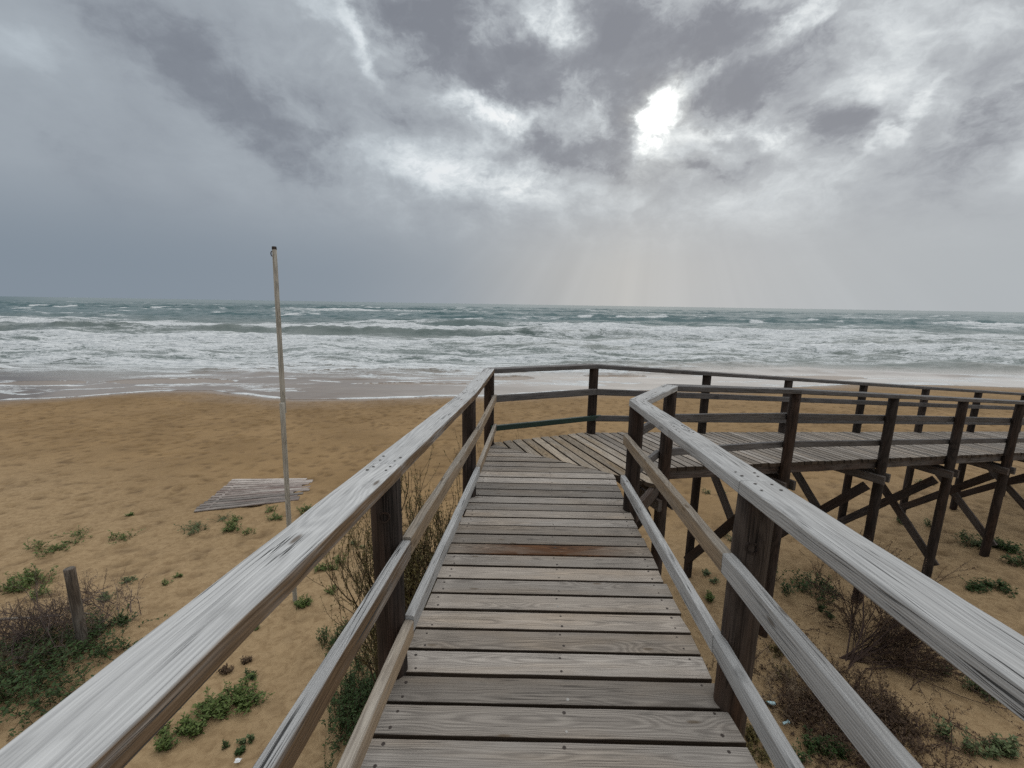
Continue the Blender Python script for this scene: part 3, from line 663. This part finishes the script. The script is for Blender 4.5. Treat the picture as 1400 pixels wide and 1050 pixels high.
pa, pb_, pc_, pd_ = at(265, 700), at(420, 681), at(428, 655.5), at(318, 657.5)
m = MB()
for k in range(13):
    t = k/12; a = pa+(pd_-pa)*t; b = pb_+(pc_-pb_)*t; d = unit(b-a)
    b = b - d*max(0, random.gauss(0.10, 0.10) + 0.45*max(0, 0.35-abs(t-0.25))); a = a-d*random.uniform(-0.03, 0.03)
    za, zb = float(ground_z(a[0], a[1]))+0.024, float(ground_z(b[0], b[1]))+0.004+random.uniform(-.008, .008)
    board(m, P3(a[:2], za), P3(b[:2], zb), 0.108, 0.026, cham=0.004, tone=min(1, max(0, 0.15+0.7*t+random.uniform(-.35, .35))))
m.build('slats', M['mat'], BM, BM.location, 40)
m = MB()
for t in (0.10, 0.62):
    a = pa+(pb_-pa)*t; b = pd_+(pc_-pd_)*t
    board(m, P3(a[:2], float(ground_z(a[0], a[1]))-0.005), P3(b[:2], float(ground_z(b[0], b[1]))-0.005), 0.06, 0.05, cham=0.004)
m.build('bearers', M['mat'], BM, BM.location, 40)
def branch_pole(m, p, q, r0_, r1_, k=5, jit=0.03):
    p = np.array(p, float); q = np.array(q, float); pts = [p+(q-p)*i/k+np.array([random.uniform(-jit, jit) for _ in range(3)])*(0 < i < k) for i in range(k+1)]
    for i in range(k): pole(m, pts[i], pts[i+1], r0_+(r1_-r0_)*i/k, r0_+(r1_-r0_)*(i+1)/k, 7, 0.4, 0, bev=0.001)
for (u1, v1_, u2, v2, r_, lab) in ((-20, 858, 82, 846, 0.022, 'long pale driftwood stick lying in front of the stub post at frame left'), (98, 845, 123, 843, 0.018, 'short pale driftwood stick lying behind the stub post')):
    a, b = at(u1, v1_), at(u2, v2); m = MB(); branch_pole(m, a+np.array((0, 0, 0.10)), b+np.array((0, 0, 0.04)), r_, r_*0.6, 6, 0.02)
    tag(m.build('driftwood', M['drift'], None, a, 40), lab, 'stick', 'pale driftwood sticks by the stub post')

# ------------------------------------------------------------------ plants
def leaf(mb, p, d, ln, wd_, tone):
    d = unit(d); s = np.cross(d, (random.uniform(-.4, .4), random.uniform(-.4, .4), 1.0)); nn = np.linalg.norm(s)
    s = s/nn if nn > 1e-4 else np.array((1.0, 0, 0)); u = np.cross(s, d)
    vs = [p, p+d*ln*0.5+s*wd_*0.5+u*wd_*0.15, p+d*ln, p+d*ln*0.5-s*wd_*0.5+u*wd_*0.15]
    mb.add(vs, [[0, 1, 2], [0, 2, 3]], None, tone)
def tube(mb, pts, r0_, r1_, seg=4, mi=0, tone=0.5):
    n = len(pts); vs = []; 
    for i, p in enumerate(pts):
        x = unit(np.array(pts[min(i+1, n-1)])-np.array(pts[max(i-1, 0)])); y = np.cross(x, (0.31, 0.2, 0.93)); y = unit(y); z = np.cross(x, y); r = r0_+(r1_-r0_)*i/max(1, n-1)
        for j in range(seg): a = 2*math.pi*j/seg; vs.append(np.array(p)+y*r*math.cos(a)+z*r*math.sin(a))
    fs = [[i*seg+j, i*seg+(j+1) % seg, (i+1)*seg+(j+1) % seg, (i+1)*seg+j] for i in range(n-1) for j in range(seg)]
    mb.add(vs, fs, None, tone, mi=mi)
def gz(p): return float(ground_z(p[0], p[1]))
def creeping(name, label, c, rx_, ry_, h, n, leafm, seed, ll=0.035, cat='plant', group='low green plants on the sand', twigm='twigolive', stems_part=False):
    """a low clump: stems fanning out over the sand with small leaves along them"""
    random.seed(seed); lf = MB(); st = MB(); c = np.array(c)
    sub = [(random.gauss(0, 0.45), random.gauss(0, 0.45), random.uniform(0.5, 1.0)) for _ in range(max(2, n//14))]
    for k in range(n):
        sx, sy, sh = random.choice(sub)
        b = c+np.array((sx*rx_*0.8+random.gauss(0, 0.10)*rx_, sy*ry_*0.8+random.gauss(0, 0.10)*ry_, 0)); b[2] = gz(b)
        a = random.uniform(0, 6.283); out = random.uniform(0.25, 1.0); hh = h*sh*random.uniform(0.35, 1.0)
        e = b+np.array((math.cos(a)*out*0.28*rx_, math.sin(a)*out*0.28*ry_, hh)); md_ = (b+e)/2+np.array((0, 0, hh*0.28))
        pts = [b-np.array((0, 0, 0.02)), md_, e]; tube(st, pts, 0.0035, 0.0015, 3)
        nl = random.randint(9, 15); tn0 = random.random()
        for j in range(nl):
            t = 0.12+0.88*j/nl; p = (pts[0]*(1-t)**2+2*md_*t*(1-t)+e*t*t); aa = random.uniform(0, 6.283)
            d = np.array((math.cos(aa), math.sin(aa), random.uniform(-0.2, 0.9)))
            l_ = ll*random.uniform(0.6, 1.25); leaf(lf, p, d, l_, l_*random.uniform(0.35, 0.55), 0.6*tn0+0.4*t)
    lo = np.array((c[0], c[1], gz(c)))
    root = empty(name, lo); tag(root, label, cat, group)
    lf.build('foliage', M[leafm], root, lo); st.build('stems', M[twigm], root, lo); return root
KEEP = None
def grow(mb, lf, p, d, ln, r, depth, spread, up, kids, bend=0.25, leaves=0, ll=0.02, tips=None):
    p = np.array(p, float); d = unit(d); k = 4; pts = [p]
    for i in range(k):
        d = unit(d+np.array([random.gauss(0, bend) for _ in range(3)])*0.5+np.array((0, 0, up))*0.25); pts.append(pts[-1]+d*ln/k)
    if KEEP is not None and any(not KEEP(q) for q in pts): return
    tube(mb, pts, r, r*0.6, 5 if depth > 1 else 3)
    if leaves and depth <= 1:
        for _ in range(leaves):
            t = random.random(); i = min(k-1, int(t*k)); q = pts[i]+(pts[i+1]-pts[i])*(t*k-i)
            leaf(lf, q, np.array([random.gauss(0, 1) for _ in range(3)])+d*0.6, ll*random.uniform(.6, 1.3), ll*0.35, random.random())
    if depth > 0:
        for j in range(kids):
            i = random.randint(1, k); nd = unit(d+np.array([random.gauss(0, spread) for _ in range(3)])+np.array((0, 0, up*0.4)))
            grow(mb, lf, pts[i], nd, ln*random.uniform(0.55, 0.8), r*0.58, depth-1, spread, up, kids, bend, leaves, ll)
def shrub(name, label, c, stems, ln, r, depth, spread, up, kids, twigm, leafm, leaves, ll, seed, lean=(0, 0, 1), rad=0.1, group=None, cat='shrub', leanvar=0.6, bend=0.25):
    random.seed(seed); tw = MB(); lf = MB(); c = np.array((c[0], c[1], gz(c)))
    for _ in range(stems):
        b = c+np.array((random.gauss(0, rad), random.gauss(0, rad), 0)); b[2] = gz(b)-0.03
        d = np.array(lean)+np.array((random.gauss(0, leanvar), random.gauss(0, leanvar), random.gauss(0, 0.15)))
        grow(tw, lf, b, d, ln*random.uniform(0.7, 1.1), r, depth, spread, up, kids, bend, leaves, ll)
    root = empty(name, c); tag(root, label, cat, group)
    tw.build('branches', M[twigm], root, c)
    if lf.v: lf.build('foliage', M[leafm], root, c)
    return root
PX = lambda p, px: px/FPX*float((p-CAM) @ fwd)      # metres that px pixels of the photograph span at p
tufts = [ # u, v, width px, height px, stems, leaf material, leaf length, label
 (98, 748, 92, 20, 60, 'leaf', 0.045, 'flat spreading green clump on open sand above the stub post'),
 (278, 729, 62, 16, 34, 'leafgrey', 0.04, 'sparse green clump just below the slatted mat'),
 (325, 727, 52, 22, 44, 'leaf', 0.045, 'bushier green clump below the slatted mat, nearer the railing'),
 (384, 699, 46, 18, 40, 'leaf', 0.045, 'green clump beside the flagpole just above the top rail'),
 (22, 805, 74, 38, 70, 'leaf', 0.05, 'big green clump at the left edge beyond the dead shrub'),
 (150, 859, 46, 22, 40, 'leafdark', 0.04, 'dark green clump at the foot of the stub post, right side'),
 (152, 818, 36, 14, 20, 'leafgrey', 0.035, 'small wispy sprig behind and right of the stub post'),
 (190, 792, 44, 10, 16, 'leafgrey', 0.035, 'thin creeping sprig midway between stub post and railing'),
 (228, 796, 24, 12, 12, 'leaf', 0.035, 'tiny sprig nearest the top rail, right of the creeping sprig'),
 (178, 704, 16, 7, 10, 'leaf', 0.04, 'lone small tuft on bare sand left of the slatted mat'),
 (462, 778, 46, 18, 36, 'leaf', 0.04, 'green clump between top rail and the near left post'),
 (496, 747, 22, 12, 14, 'leafgrey', 0.035, 'small sprig against the near left post'),
 (426, 822, 42, 20, 40, 'leaf', 0.04, 'leafy green clump at the foot of the flagpole'),
 (350, 858, 20, 12, 14, 'leaf', 0.03, 'small green tuft under the near left top rail'),
 (320, 968, 84, 40, 90, 'leaf', 0.045, 'large loose green clump between the two near left rails'),
 (262, 1002, 62, 46, 80, 'leaf', 0.04, 'upright green clump lowest beneath the near left top rail'),
 (308, 1033, 28, 20, 18, 'leafdark', 0.03, 'small dark sprig at the bottom edge beside the white scrap'),
 (338, 1018, 18, 20, 12, 'leafgrey', 0.03, 'thin upright sprig near the white scrap'),
 (346, 926, 24, 14, 14, 'leafdark', 0.03, 'small tuft above the large loose clump'),
 (318, 917, 30, 12, 30, 'leafbrown', 0.03, 'small patch of purple brown dead leaves on the sand under the left rails'),
 (398, 1032, 30, 40, 20, 'leafgrey', 0.03, 'creeping sprigs between the middle and low left rails'),
 (1098, 800, 58, 40, 70, 'leafdark', 0.05, 'round dark green clump on sand under the right top rail'),
 (1117, 836, 28, 16, 24, 'leafdark', 0.035, 'small dark clump below the round dark clump on the right'),
 (972, 790, 24, 16, 20, 'leafgrey', 0.035, 'small grey green tuft right of the walkway, upper one'),
 (977, 818, 24, 14, 24, 'leaf', 0.035, 'small green tuft right of the walkway, lower one'),
 (1262, 660, 30, 12, 16, 'leafgrey', 0.045, 'sprig of green in the sand between the ramp legs'),
 (1268, 722, 36, 18, 26, 'leafgrey', 0.045, 'grey green sprigs in front of a ramp leg'),
 (1318, 738, 40, 20, 40, 'leafgrey', 0.045, 'green clump between two ramp legs beside the diagonal brace'),
 (1382, 762, 60, 36, 90, 'leafdark', 0.06, 'dense dark green clump at the right edge beyond the ramp brace'),
 (1365, 806, 50, 20, 50, 'leafdark', 0.05, 'low dark clump at the right edge above the top rail'),
 (1335, 945, 60, 40, 50, 'leafgrey', 0.04, 'faded grey green clump below the right top rail'),
 (1335, 1015, 56, 50, 60, 'leafgrey', 0.045, 'pale leafy plant at the lower right corner'),
 (1385, 920, 60, 40, 50, 'leafgrey', 0.045, 'grey green clump tucked under the right top rail at the frame edge'),
 (1085, 920, 60, 26, 30, 'leafolive', 0.035, 'olive sprigs among the dry twigs right of the middle rail'),
 (975, 676, 30, 14, 16, 'leafgrey', 0.04, 'faint sprigs under the landing seen between its braces'),
 (985, 735, 30, 14, 14, 'leafgrey', 0.035, 'faint sprigs right of the landing braces'),
]
for k, (u, v, wp, hp, n, lm, ll, lab) in enumerate(tufts):
    p = at(u, v); w_ = PX(p, wp); h_ = max(0.05, PX(p, hp)*0.62)
    creeping('beach_plant', lab, p, w_*0.78, w_*0.70, h_, int(n*1.5), lm, 300+k, ll*1.0)
# bigger shrubs
p = at(45, 918); random.seed(5)
creeping('low_bush', 'broad dark green bush spreading below the dead shrub at the left edge', p, 1.9, 1.0, 0.34, 620, 'leafdark', 601, 0.05, 'bush', None)
shrub('dead_shrub', 'dead purple grey shrub of fine dry twigs left of the stub post', at(60, 875), 90, 0.42, 0.006, 3, 0.6, 0.15, 3, 'twigpurple', 'leafbrown', 3, 0.02, 602, (0, 0, 0.7), 0.42)
creeping('low_bush', 'dark green bush left of the near left post', at(468, 885), 0.36, 0.36, 0.46, 170, 'leafdark', 603, 0.035, 'bush', None)
creeping('low_bush', 'dense dark green bush filling the gap below the low left rail', at(488, 985), 0.50, 0.80, 0.42, 700, 'leafdark', 604, 0.032, 'bush', None)
KEEP = lambda q: q[0] < -0.655+0.0577*q[1] and q[2] < 0.62-0.55*abs(q[0]+0.85)     # kept clear of the railing beside it
shrub('twiggy_shrub', 'tall twiggy shrub with tiny yellow olive leaves behind the left railing', (-0.95, 4.05), 30, 1.22, 0.018, 4, 0.38, 0.75, 3, 'twigolive', 'leafolive', 10, 0.030, 605, (0.0, 0, 2.4), 0.16, leanvar=0.22, bend=0.24)
KEEP = None
shrub('twiggy_shrub', 'thin dry stems standing behind the landing corner', at(690, 652), 7, 0.85, 0.007, 2, 0.3, 0.7, 2, 'twigolive', 'leafolive', 2, 0.022, 606, (0, 0, 2), 0.25, leanvar=0.3)
shrub('bare_shrub', 'brown shrub with long bare branches reaching right below the right rails', at(1150, 905), 15, 0.95, 0.012, 3, 0.38, 0.05, 4, 'twig', 'leafbrown', 26, 0.026, 607, (0.95, 0.15, 0.22), 0.06, leanvar=0.42)
creeping('low_bush', 'dark brown mat of dead leaves and brush at the bottom right', at(1150, 975), 0.95, 0.70, 0.16, 900, 'leafbrown', 612, 0.035, 'bush', None, 'twig')
shrub('bare_shrub', 'pale tangle of dry curling twigs beside the right middle rail', at(1085, 950), 24, 0.34, 0.005, 3, 0.9, 0.0, 3, 'twigpale', 'leafbrown', 2, 0.02, 608, (0, 0, 0.4), 0.22, leanvar=0.9, bend=0.6)
shrub('bare_shrub', 'dark brown heap of dead brush at the bottom right', at(1180, 1000), 75, 0.42, 0.006, 3, 0.8, 0.0, 3, 'twig', 'leafbrown', 7, 0.03, 609, (0.2, 0, 0.3), 0.55, leanvar=0.9, bend=0.5)
creeping('low_bush', 'mossy olive green plant under the low right rail', at(1040, 1015), 0.32, 0.34, 0.16, 110, 'leafolive', 610, 0.03, 'bush', None)
creeping('low_bush', 'dark green plant at the bottom edge beside the dead brush', at(1130, 1030), 0.42, 0.3, 0.2, 110, 'leafdark', 611, 0.035, 'bush', None)
# litter
p = at(1057, 966); LT = empty('plastic_bottle', p); tag(LT, 'small pale blue plastic bottle lying under the right middle rail', 'bottle', 'litter under the right rails')
d = np.array((0.55, -0.2, 0.15)); d = unit(d); q = p+np.array((0, 0, 0.045))
m = MB(); pole(m, q-d*0.06, q+d*0.015, 0.021, 0.021, 14, 0.05, 0, bev=0.004); pole(m, q+d*0.015, q+d*0.03, 0.021, 0.010, 14, 0.05, 0, bev=0.001); m.build('body', M['blueplastic'], LT, p, 40)
m = MB(); pole(m, q-d*0.075, q-d*0.06, 0.017, 0.017, 14, 0.05, 0, bev=0.002); m.build('cap', M['tealplastic'], LT, p, 40)
p = at(1070, 992); m = MB(); q = p+np.array((0, 0, 0.03)); pole(m, q, q+np.array((0.06, 0.01, 0.012)), 0.014, 0.012, 12, 0.05, 0, bev=0.003); pole(m, q+np.array((0.06, 0.01, 0.012)), q+np.array((0.075, 0.0125, 0.015)), 0.019, 0.019, 12, 0.05, 0, bev=0.002)
tag(m.build('bottle_cap', M['blueplastic'], None, p, 40), 'pale plastic bottle neck lying just below the blue bottle', 'litter', 'litter under the right rails')
p = at(320, 1046); m = MB(); q = p+np.array((0, 0, 0.02)); random.seed(3)
g = [[q+np.array((0.02*i+random.uniform(-.006, .006), 0.018*j+random.uniform(-.006, .006), random.uniform(0, 0.022))) for i in range(4)] for j in range(3)]
vs = [v for r_ in g for v in r_]; m.add(vs, [[j*4+i, j*4+i+1, j*4+i+5, j*4+i+4] for j in range(2) for i in range(3)])
tag(m.build('paper_scrap', M['whiteplastic'], None, p), 'crumpled white scrap on the sand at the bottom left', 'litter')

# ------------------------------------------------------------------ sky
wld = bpy.data.worlds.new("World"); scene.world = wld; wld.use_nodes = True; N = NT(wld.node_tree)
SAZ, SEL = azel(912, 138)
d = N.vm('NORMALIZE', N.n('ShaderNodeTexCoord').outputs['Generated'])
dx, dy, dz = N.sep(d)
az = N.m('ARCTAN2', dx, dy); el = N.m('ARCSINE', dz)
elp = N.m('MAXIMUM', dz, 0.0)
inv = N.m('DIVIDE', 1.0, N.m('ADD', elp, 0.16))
cp = N.comb(N.m('MULTIPLY', dx, inv), N.m('MULTIPLY', dy, inv), 0.37)        # a flat cloud layer seen in perspective
ds = N.vm('MULTIPLY', d, (1.0, 1.0, 1.5))
wn = N.vm('SUBTRACT', N.noise(ds, 4.0, 5, 0.6, col=True), (0.5, 0.5, 0.5))
ae = N.comb(az, el, 0.0)
wk = N.ms(elp, 0.02, 0.35, 0.06, 0.15)
wn2 = N.vm('SUBTRACT', N.noise(ds, 14.0, 5, 0.65, col=True), (0.5, 0.5, 0.5))
wk2 = N.m('MULTIPLY', wk, 0.62)
aew = N.vm('ADD', N.vm('ADD', ae, N.vm('MULTIPLY', N.vm('SCALE', wn, wk), (1.0, 0.62, 0.0))), N.vm('MULTIPLY', N.vm('SCALE', wn2, wk2), (1.0, 0.75, 0.0)))
def blobs(vec, lst, start):
    acc = start
    for (u, v, ru, rv, rot, amp) in lst:
        a0, e0 = azel(u, v); sa = abs(azel(u+ru, v)[0]-azel(u-ru, v)[0])/2; se = abs(azel(u, v+rv)[1]-azel(u, v-rv)[1])/2
        q = N.mapping(vec, (a0, e0, 0), (0, 0, R(-rot)), (sa, se, 1), 'TEXTURE')
        g = N.m('POWER', 0.36788, N.vm('DOT_PRODUCT', q, q, out=1)); acc = N.m('MULTIPLY_ADD', g, amp, acc)
    return acc
thick = [ # u, v, radii, rotation (clockwise px), amount: + thick dark cloud, - thin bright cloud
 (640, 60, 130, 80, 10, 0.36), (560, 15, 70, 40, 0, 0.16), (835, 55, 72, 80, 0, 0.46), (1000, 50, 110, 52, 0, 0.46), (1015, 130, 62, 36, 0, 0.46), (250, 90, 210, 70, 25, 0.26), (110, 190, 170, 70, 20, 0.14),
 (775, 205, 95, 30, 8, 0.40), (850, 165, 36, 50, 0, 0.34), (1142, 165, 54, 32, 20, 0.42), (948, 217, 30, 13, 0, 0.26), (1005, 228, 42, 13, 0, 0.26), (1310, 200, 120, 60, -20, 0.26), (1250, 110, 60, 30, -30, 0.12), (1380, 120, 60, 40, 0, 0.16),
 (420, 190, 170, 70, 20, 0.18), (250, 330, 300, 80, 0, 0.14), (560, 330, 120, 40, 0, 0.04), (1340, 300, 120, 60, 0, 0.12), (720, 110, 45, 36, 0, 0.26), (560, 160, 40, 30, 0, 0.12),
 (906, 138, 40, 36, -35, -0.44), (883, 185, 26, 40, 0, -0.38), (975, 92, 34, 13, -20, -0.45), (760, 38, 36, 32, 0, -0.66), (485, 42, 60, 18, 50, -0.40), (430, 5, 40, 20, 10, -0.22), (650, 145, 50, 20, 20, -0.56), (705, 165, 42, 20, 0, -0.36), (600, 232, 80, 26, 10, -0.50), (725, 250, 60, 26, 0, -0.36),
 (1080, 32, 60, 20, -20, -0.58), (1200, 60, 110, 50, -35, -0.15), (1000, 180, 60, 14, 10, -0.30), (1075, 190, 36, 20, 30, -0.24), (1100, 262, 150, 40, 0, -0.10), (960, 290, 140, 50, 0, -0.06), (1180, 115, 40, 24, 0, -0.1), (1230, 150, 70, 12, -50, -0.30), (30, 65, 60, 30, 0, -0.14), (400, 155, 40, 18, 0, -0.22), (390, 190, 30, 14, 0, -0.14), (480, 210, 30, 20, 0, -0.16),
]
f1 = N.m('MULTIPLY_ADD', N.noise(cp, 1.5, 8, 0.55, 0.5), 0.4, N.m('MULTIPLY', N.noise(ds, 3.6, 8, 0.55, 0.3), 0.6)); f2 = N.noise(N.vm('ADD', ds, N.vm('SCALE', wn, 0.12)), 10.0, 9, 0.62)
hz = N.m('POWER', 0.36788, N.m('DIVIDE', elp, 0.13))          # 1 at the horizon, fading upwards
tex = N.m('MULTIPLY_ADD', N.m('SUBTRACT', f1, 0.5), 0.9, N.m('MULTIPLY', N.m('SUBTRACT', f2, 0.5), 1.15))
tex = N.m('MULTIPLY', tex, N.ms(el, 0.03, 0.34, 0.05, 1.0))
tex = N.m('MULTIPLY', tex, N.ms(az, -0.70, -0.02, 0.22, 1.0))
f3 = N.noise(N.vm('ADD', ds, N.vm('SCALE', wn, 0.25)), 17.0, 9, 0.66)
dark_ = blobs(aew, [b for b in thick if b[5] > 0], 0.0); brt = blobs(aew, [b for b in thick if b[5] < 0], 0.0)
fm = N.m('MULTIPLY', N.m('SUBTRACT', N.m('MULTIPLY_ADD', f2, 0.5, N.m('MULTIPLY', f3, 0.5)), 0.5), N.m('MULTIPLY', N.ms(el, 0.03, 0.30, 0.1, 1.0), N.ms(az, -0.70, -0.1, 0.45, 1.0)))
dsh = N.m('ADD', N.m('MULTIPLY', dark_, 0.45), N.m('MULTIPLY', N.ms(N.m('MULTIPLY_ADD', fm, 1.1, dark_), 0.13, 0.40), 0.28))     # lumpy, fairly crisp edges
bsh = N.m('MULTIPLY', brt, N.ms(fm, -0.13, 0.11, 0.35, 1.35))
T = N.m('ADD', N.m('ADD', N.m('ADD', dsh, bsh), 0.46), tex)
cl = N.ramp(T, [(0.0, (0.82, 0.84, 0.845)), (0.18, (0.68, 0.71, 0.72)), (0.33, (0.535, 0.565, 0.585)), (0.45, (0.425, 0.448, 0.470)), (0.62, (0.335, 0.352, 0.378)), (0.80, (0.258, 0.270, 0.298)), (1.0, (0.222, 0.232, 0.26))])
# brighter towards the right, slate blue to the left
side = N.ms(az, -0.85, 0.55)
cl = N.mix(1.0, cl, N.mix(side, (0.86, 0.91, 0.96), (1.14, 1.14, 1.14)), 'MULTIPLY')
hcol = N.ramp(N.ms(az, -1.0, 1.0), [(0.0, (0.205, 0.252, 0.305)), (0.22, (0.235, 0.280, 0.330)), (0.38, (0.300, 0.335, 0.372)), (0.52, (0.430, 0.440, 0.443)), (0.68, (0.550, 0.540, 0.515)), (0.82, (0.505, 0.510, 0.508)), (1.0, (0.425, 0.455, 0.475))])
cl = N.mix(N.m('MAXIMUM', N.m('MULTIPLY', hz, 0.80), N.ms(el, 0.05, 0.26, 0.85, 0.0)), cl, hcol)
# glow round the hidden sun, broken by the cloud in front of it
gl2 = blobs(aew, [(908, 136, 38, 38, 0, 0.85), (905, 150, 75, 70, 0, 0.45), (885, 195, 60, 70, 0, 0.34), (960, 250, 230, 130, 0, 0.24)], 0.0)
gl2 = N.m('MULTIPLY', gl2, N.ms(fm, -0.14, 0.12, 0.45, 1.3))
thin = N.ms(T, 0.0, 0.55, 1.0, 0.06)
gfac = N.m('MULTIPLY_ADD', N.m('MULTIPLY', gl2, thin), 0.42, 1.0)
cl = N.vm('MULTIPLY', N.vm('SCALE', cl, gfac), N.mix(N.m('MINIMUM', gl2, 1.0), (1, 1, 1), (1.02, 1.0, 0.965)))
# soft shafts fanning down from the gap
sa_ = N.m('SUBTRACT', az, SAZ); se_ = N.m('SUBTRACT', el, SEL+0.10)
ang = N.m('ARCTAN2', sa_, N.m('MULTIPLY', se_, -1.0))
sh = N.noise(N.comb(N.m('MULTIPLY', ang, 3.5), 0.7, 0.0), 1.6, 3, 0.6)
shm = N.m('MULTIPLY', N.ms(el, 0.02, 0.30, 1.0, 0.0), N.ms(N.m('ABSOLUTE', ang), 0.4, 1.25, 1.0, 0.0))
cl = N.vm('SCALE', cl, N.m('MULTIPLY_ADD', N.m('MULTIPLY', N.m('SUBTRACT', sh, 0.5), shm), 0.24, 1.0))
# unseen sky overhead is brightened to light deck and sand; plain grey behind
hi = N.ms(el, 0.60, 1.0); cl = N.mix(hi, cl, N.mix(f1, (1.15, 1.19, 1.22), (1.55, 1.58, 1.58)))
bk = N.m('MULTIPLY', N.ms(N.m('ABSOLUTE', az), 1.25, 1.9), N.m('SUBTRACT', 1.0, hi)); cl = N.mix(bk, cl, N.mix(f1, (0.36, 0.39, 0.42), (0.50, 0.53, 0.55)))
sky = N.n('ShaderNodeTexSky', sky_type='NISHITA'); sky.sun_disc = False; sky.sun_elevation = SEL; sky.sun_rotation = SAZ; sky.dust_density = 3.0
gap = N.m('MULTIPLY', N.ms(T, -0.25, 0.15, 0.10, 0.0), 1.0)          # a little clear sky shows through the thinnest cloud
tot = N.mix(gap, N.vm('SCALE', cl, 10.0), sky.outputs[0])
bg = N.n('ShaderNodeBackground'); N.put(bg.inputs[0], tot); bg.inputs[1].default_value = 0.1
N.out(bg.outputs[0], 'ShaderNodeOutputWorld')
wld.cycles.sampling_method = 'MANUAL'; wld.cycles.sample_map_resolution = 512
sl = bpy.data.lights.new('sun', 'SUN'); sl.energy = 0.7; sl.angle = R(130); sl.color = (1.0, 0.95, 0.88)
so = bpy.data.objects.new('sun', sl); COL.objects.link(so); so.location = (5, 30, 40)
sd_ = Vector((math.sin(SAZ)*math.cos(SEL), math.cos(SAZ)*math.cos(SEL), math.sin(SEL)))
so.rotation_euler = (-sd_).to_track_quat('-Z', 'Y').to_euler()
# ------------------------------------------------------------------ render settings
scene.view_settings.view_transform = 'Standard'; scene.view_settings.look = 'None'; scene.view_settings.exposure = 0; scene.view_settings.gamma = 1
scene.cycles.use_denoising = False; scene.cycles.max_bounces = 5; scene.cycles.diffuse_bounces = 3; scene.cycles.glossy_bounces = 3
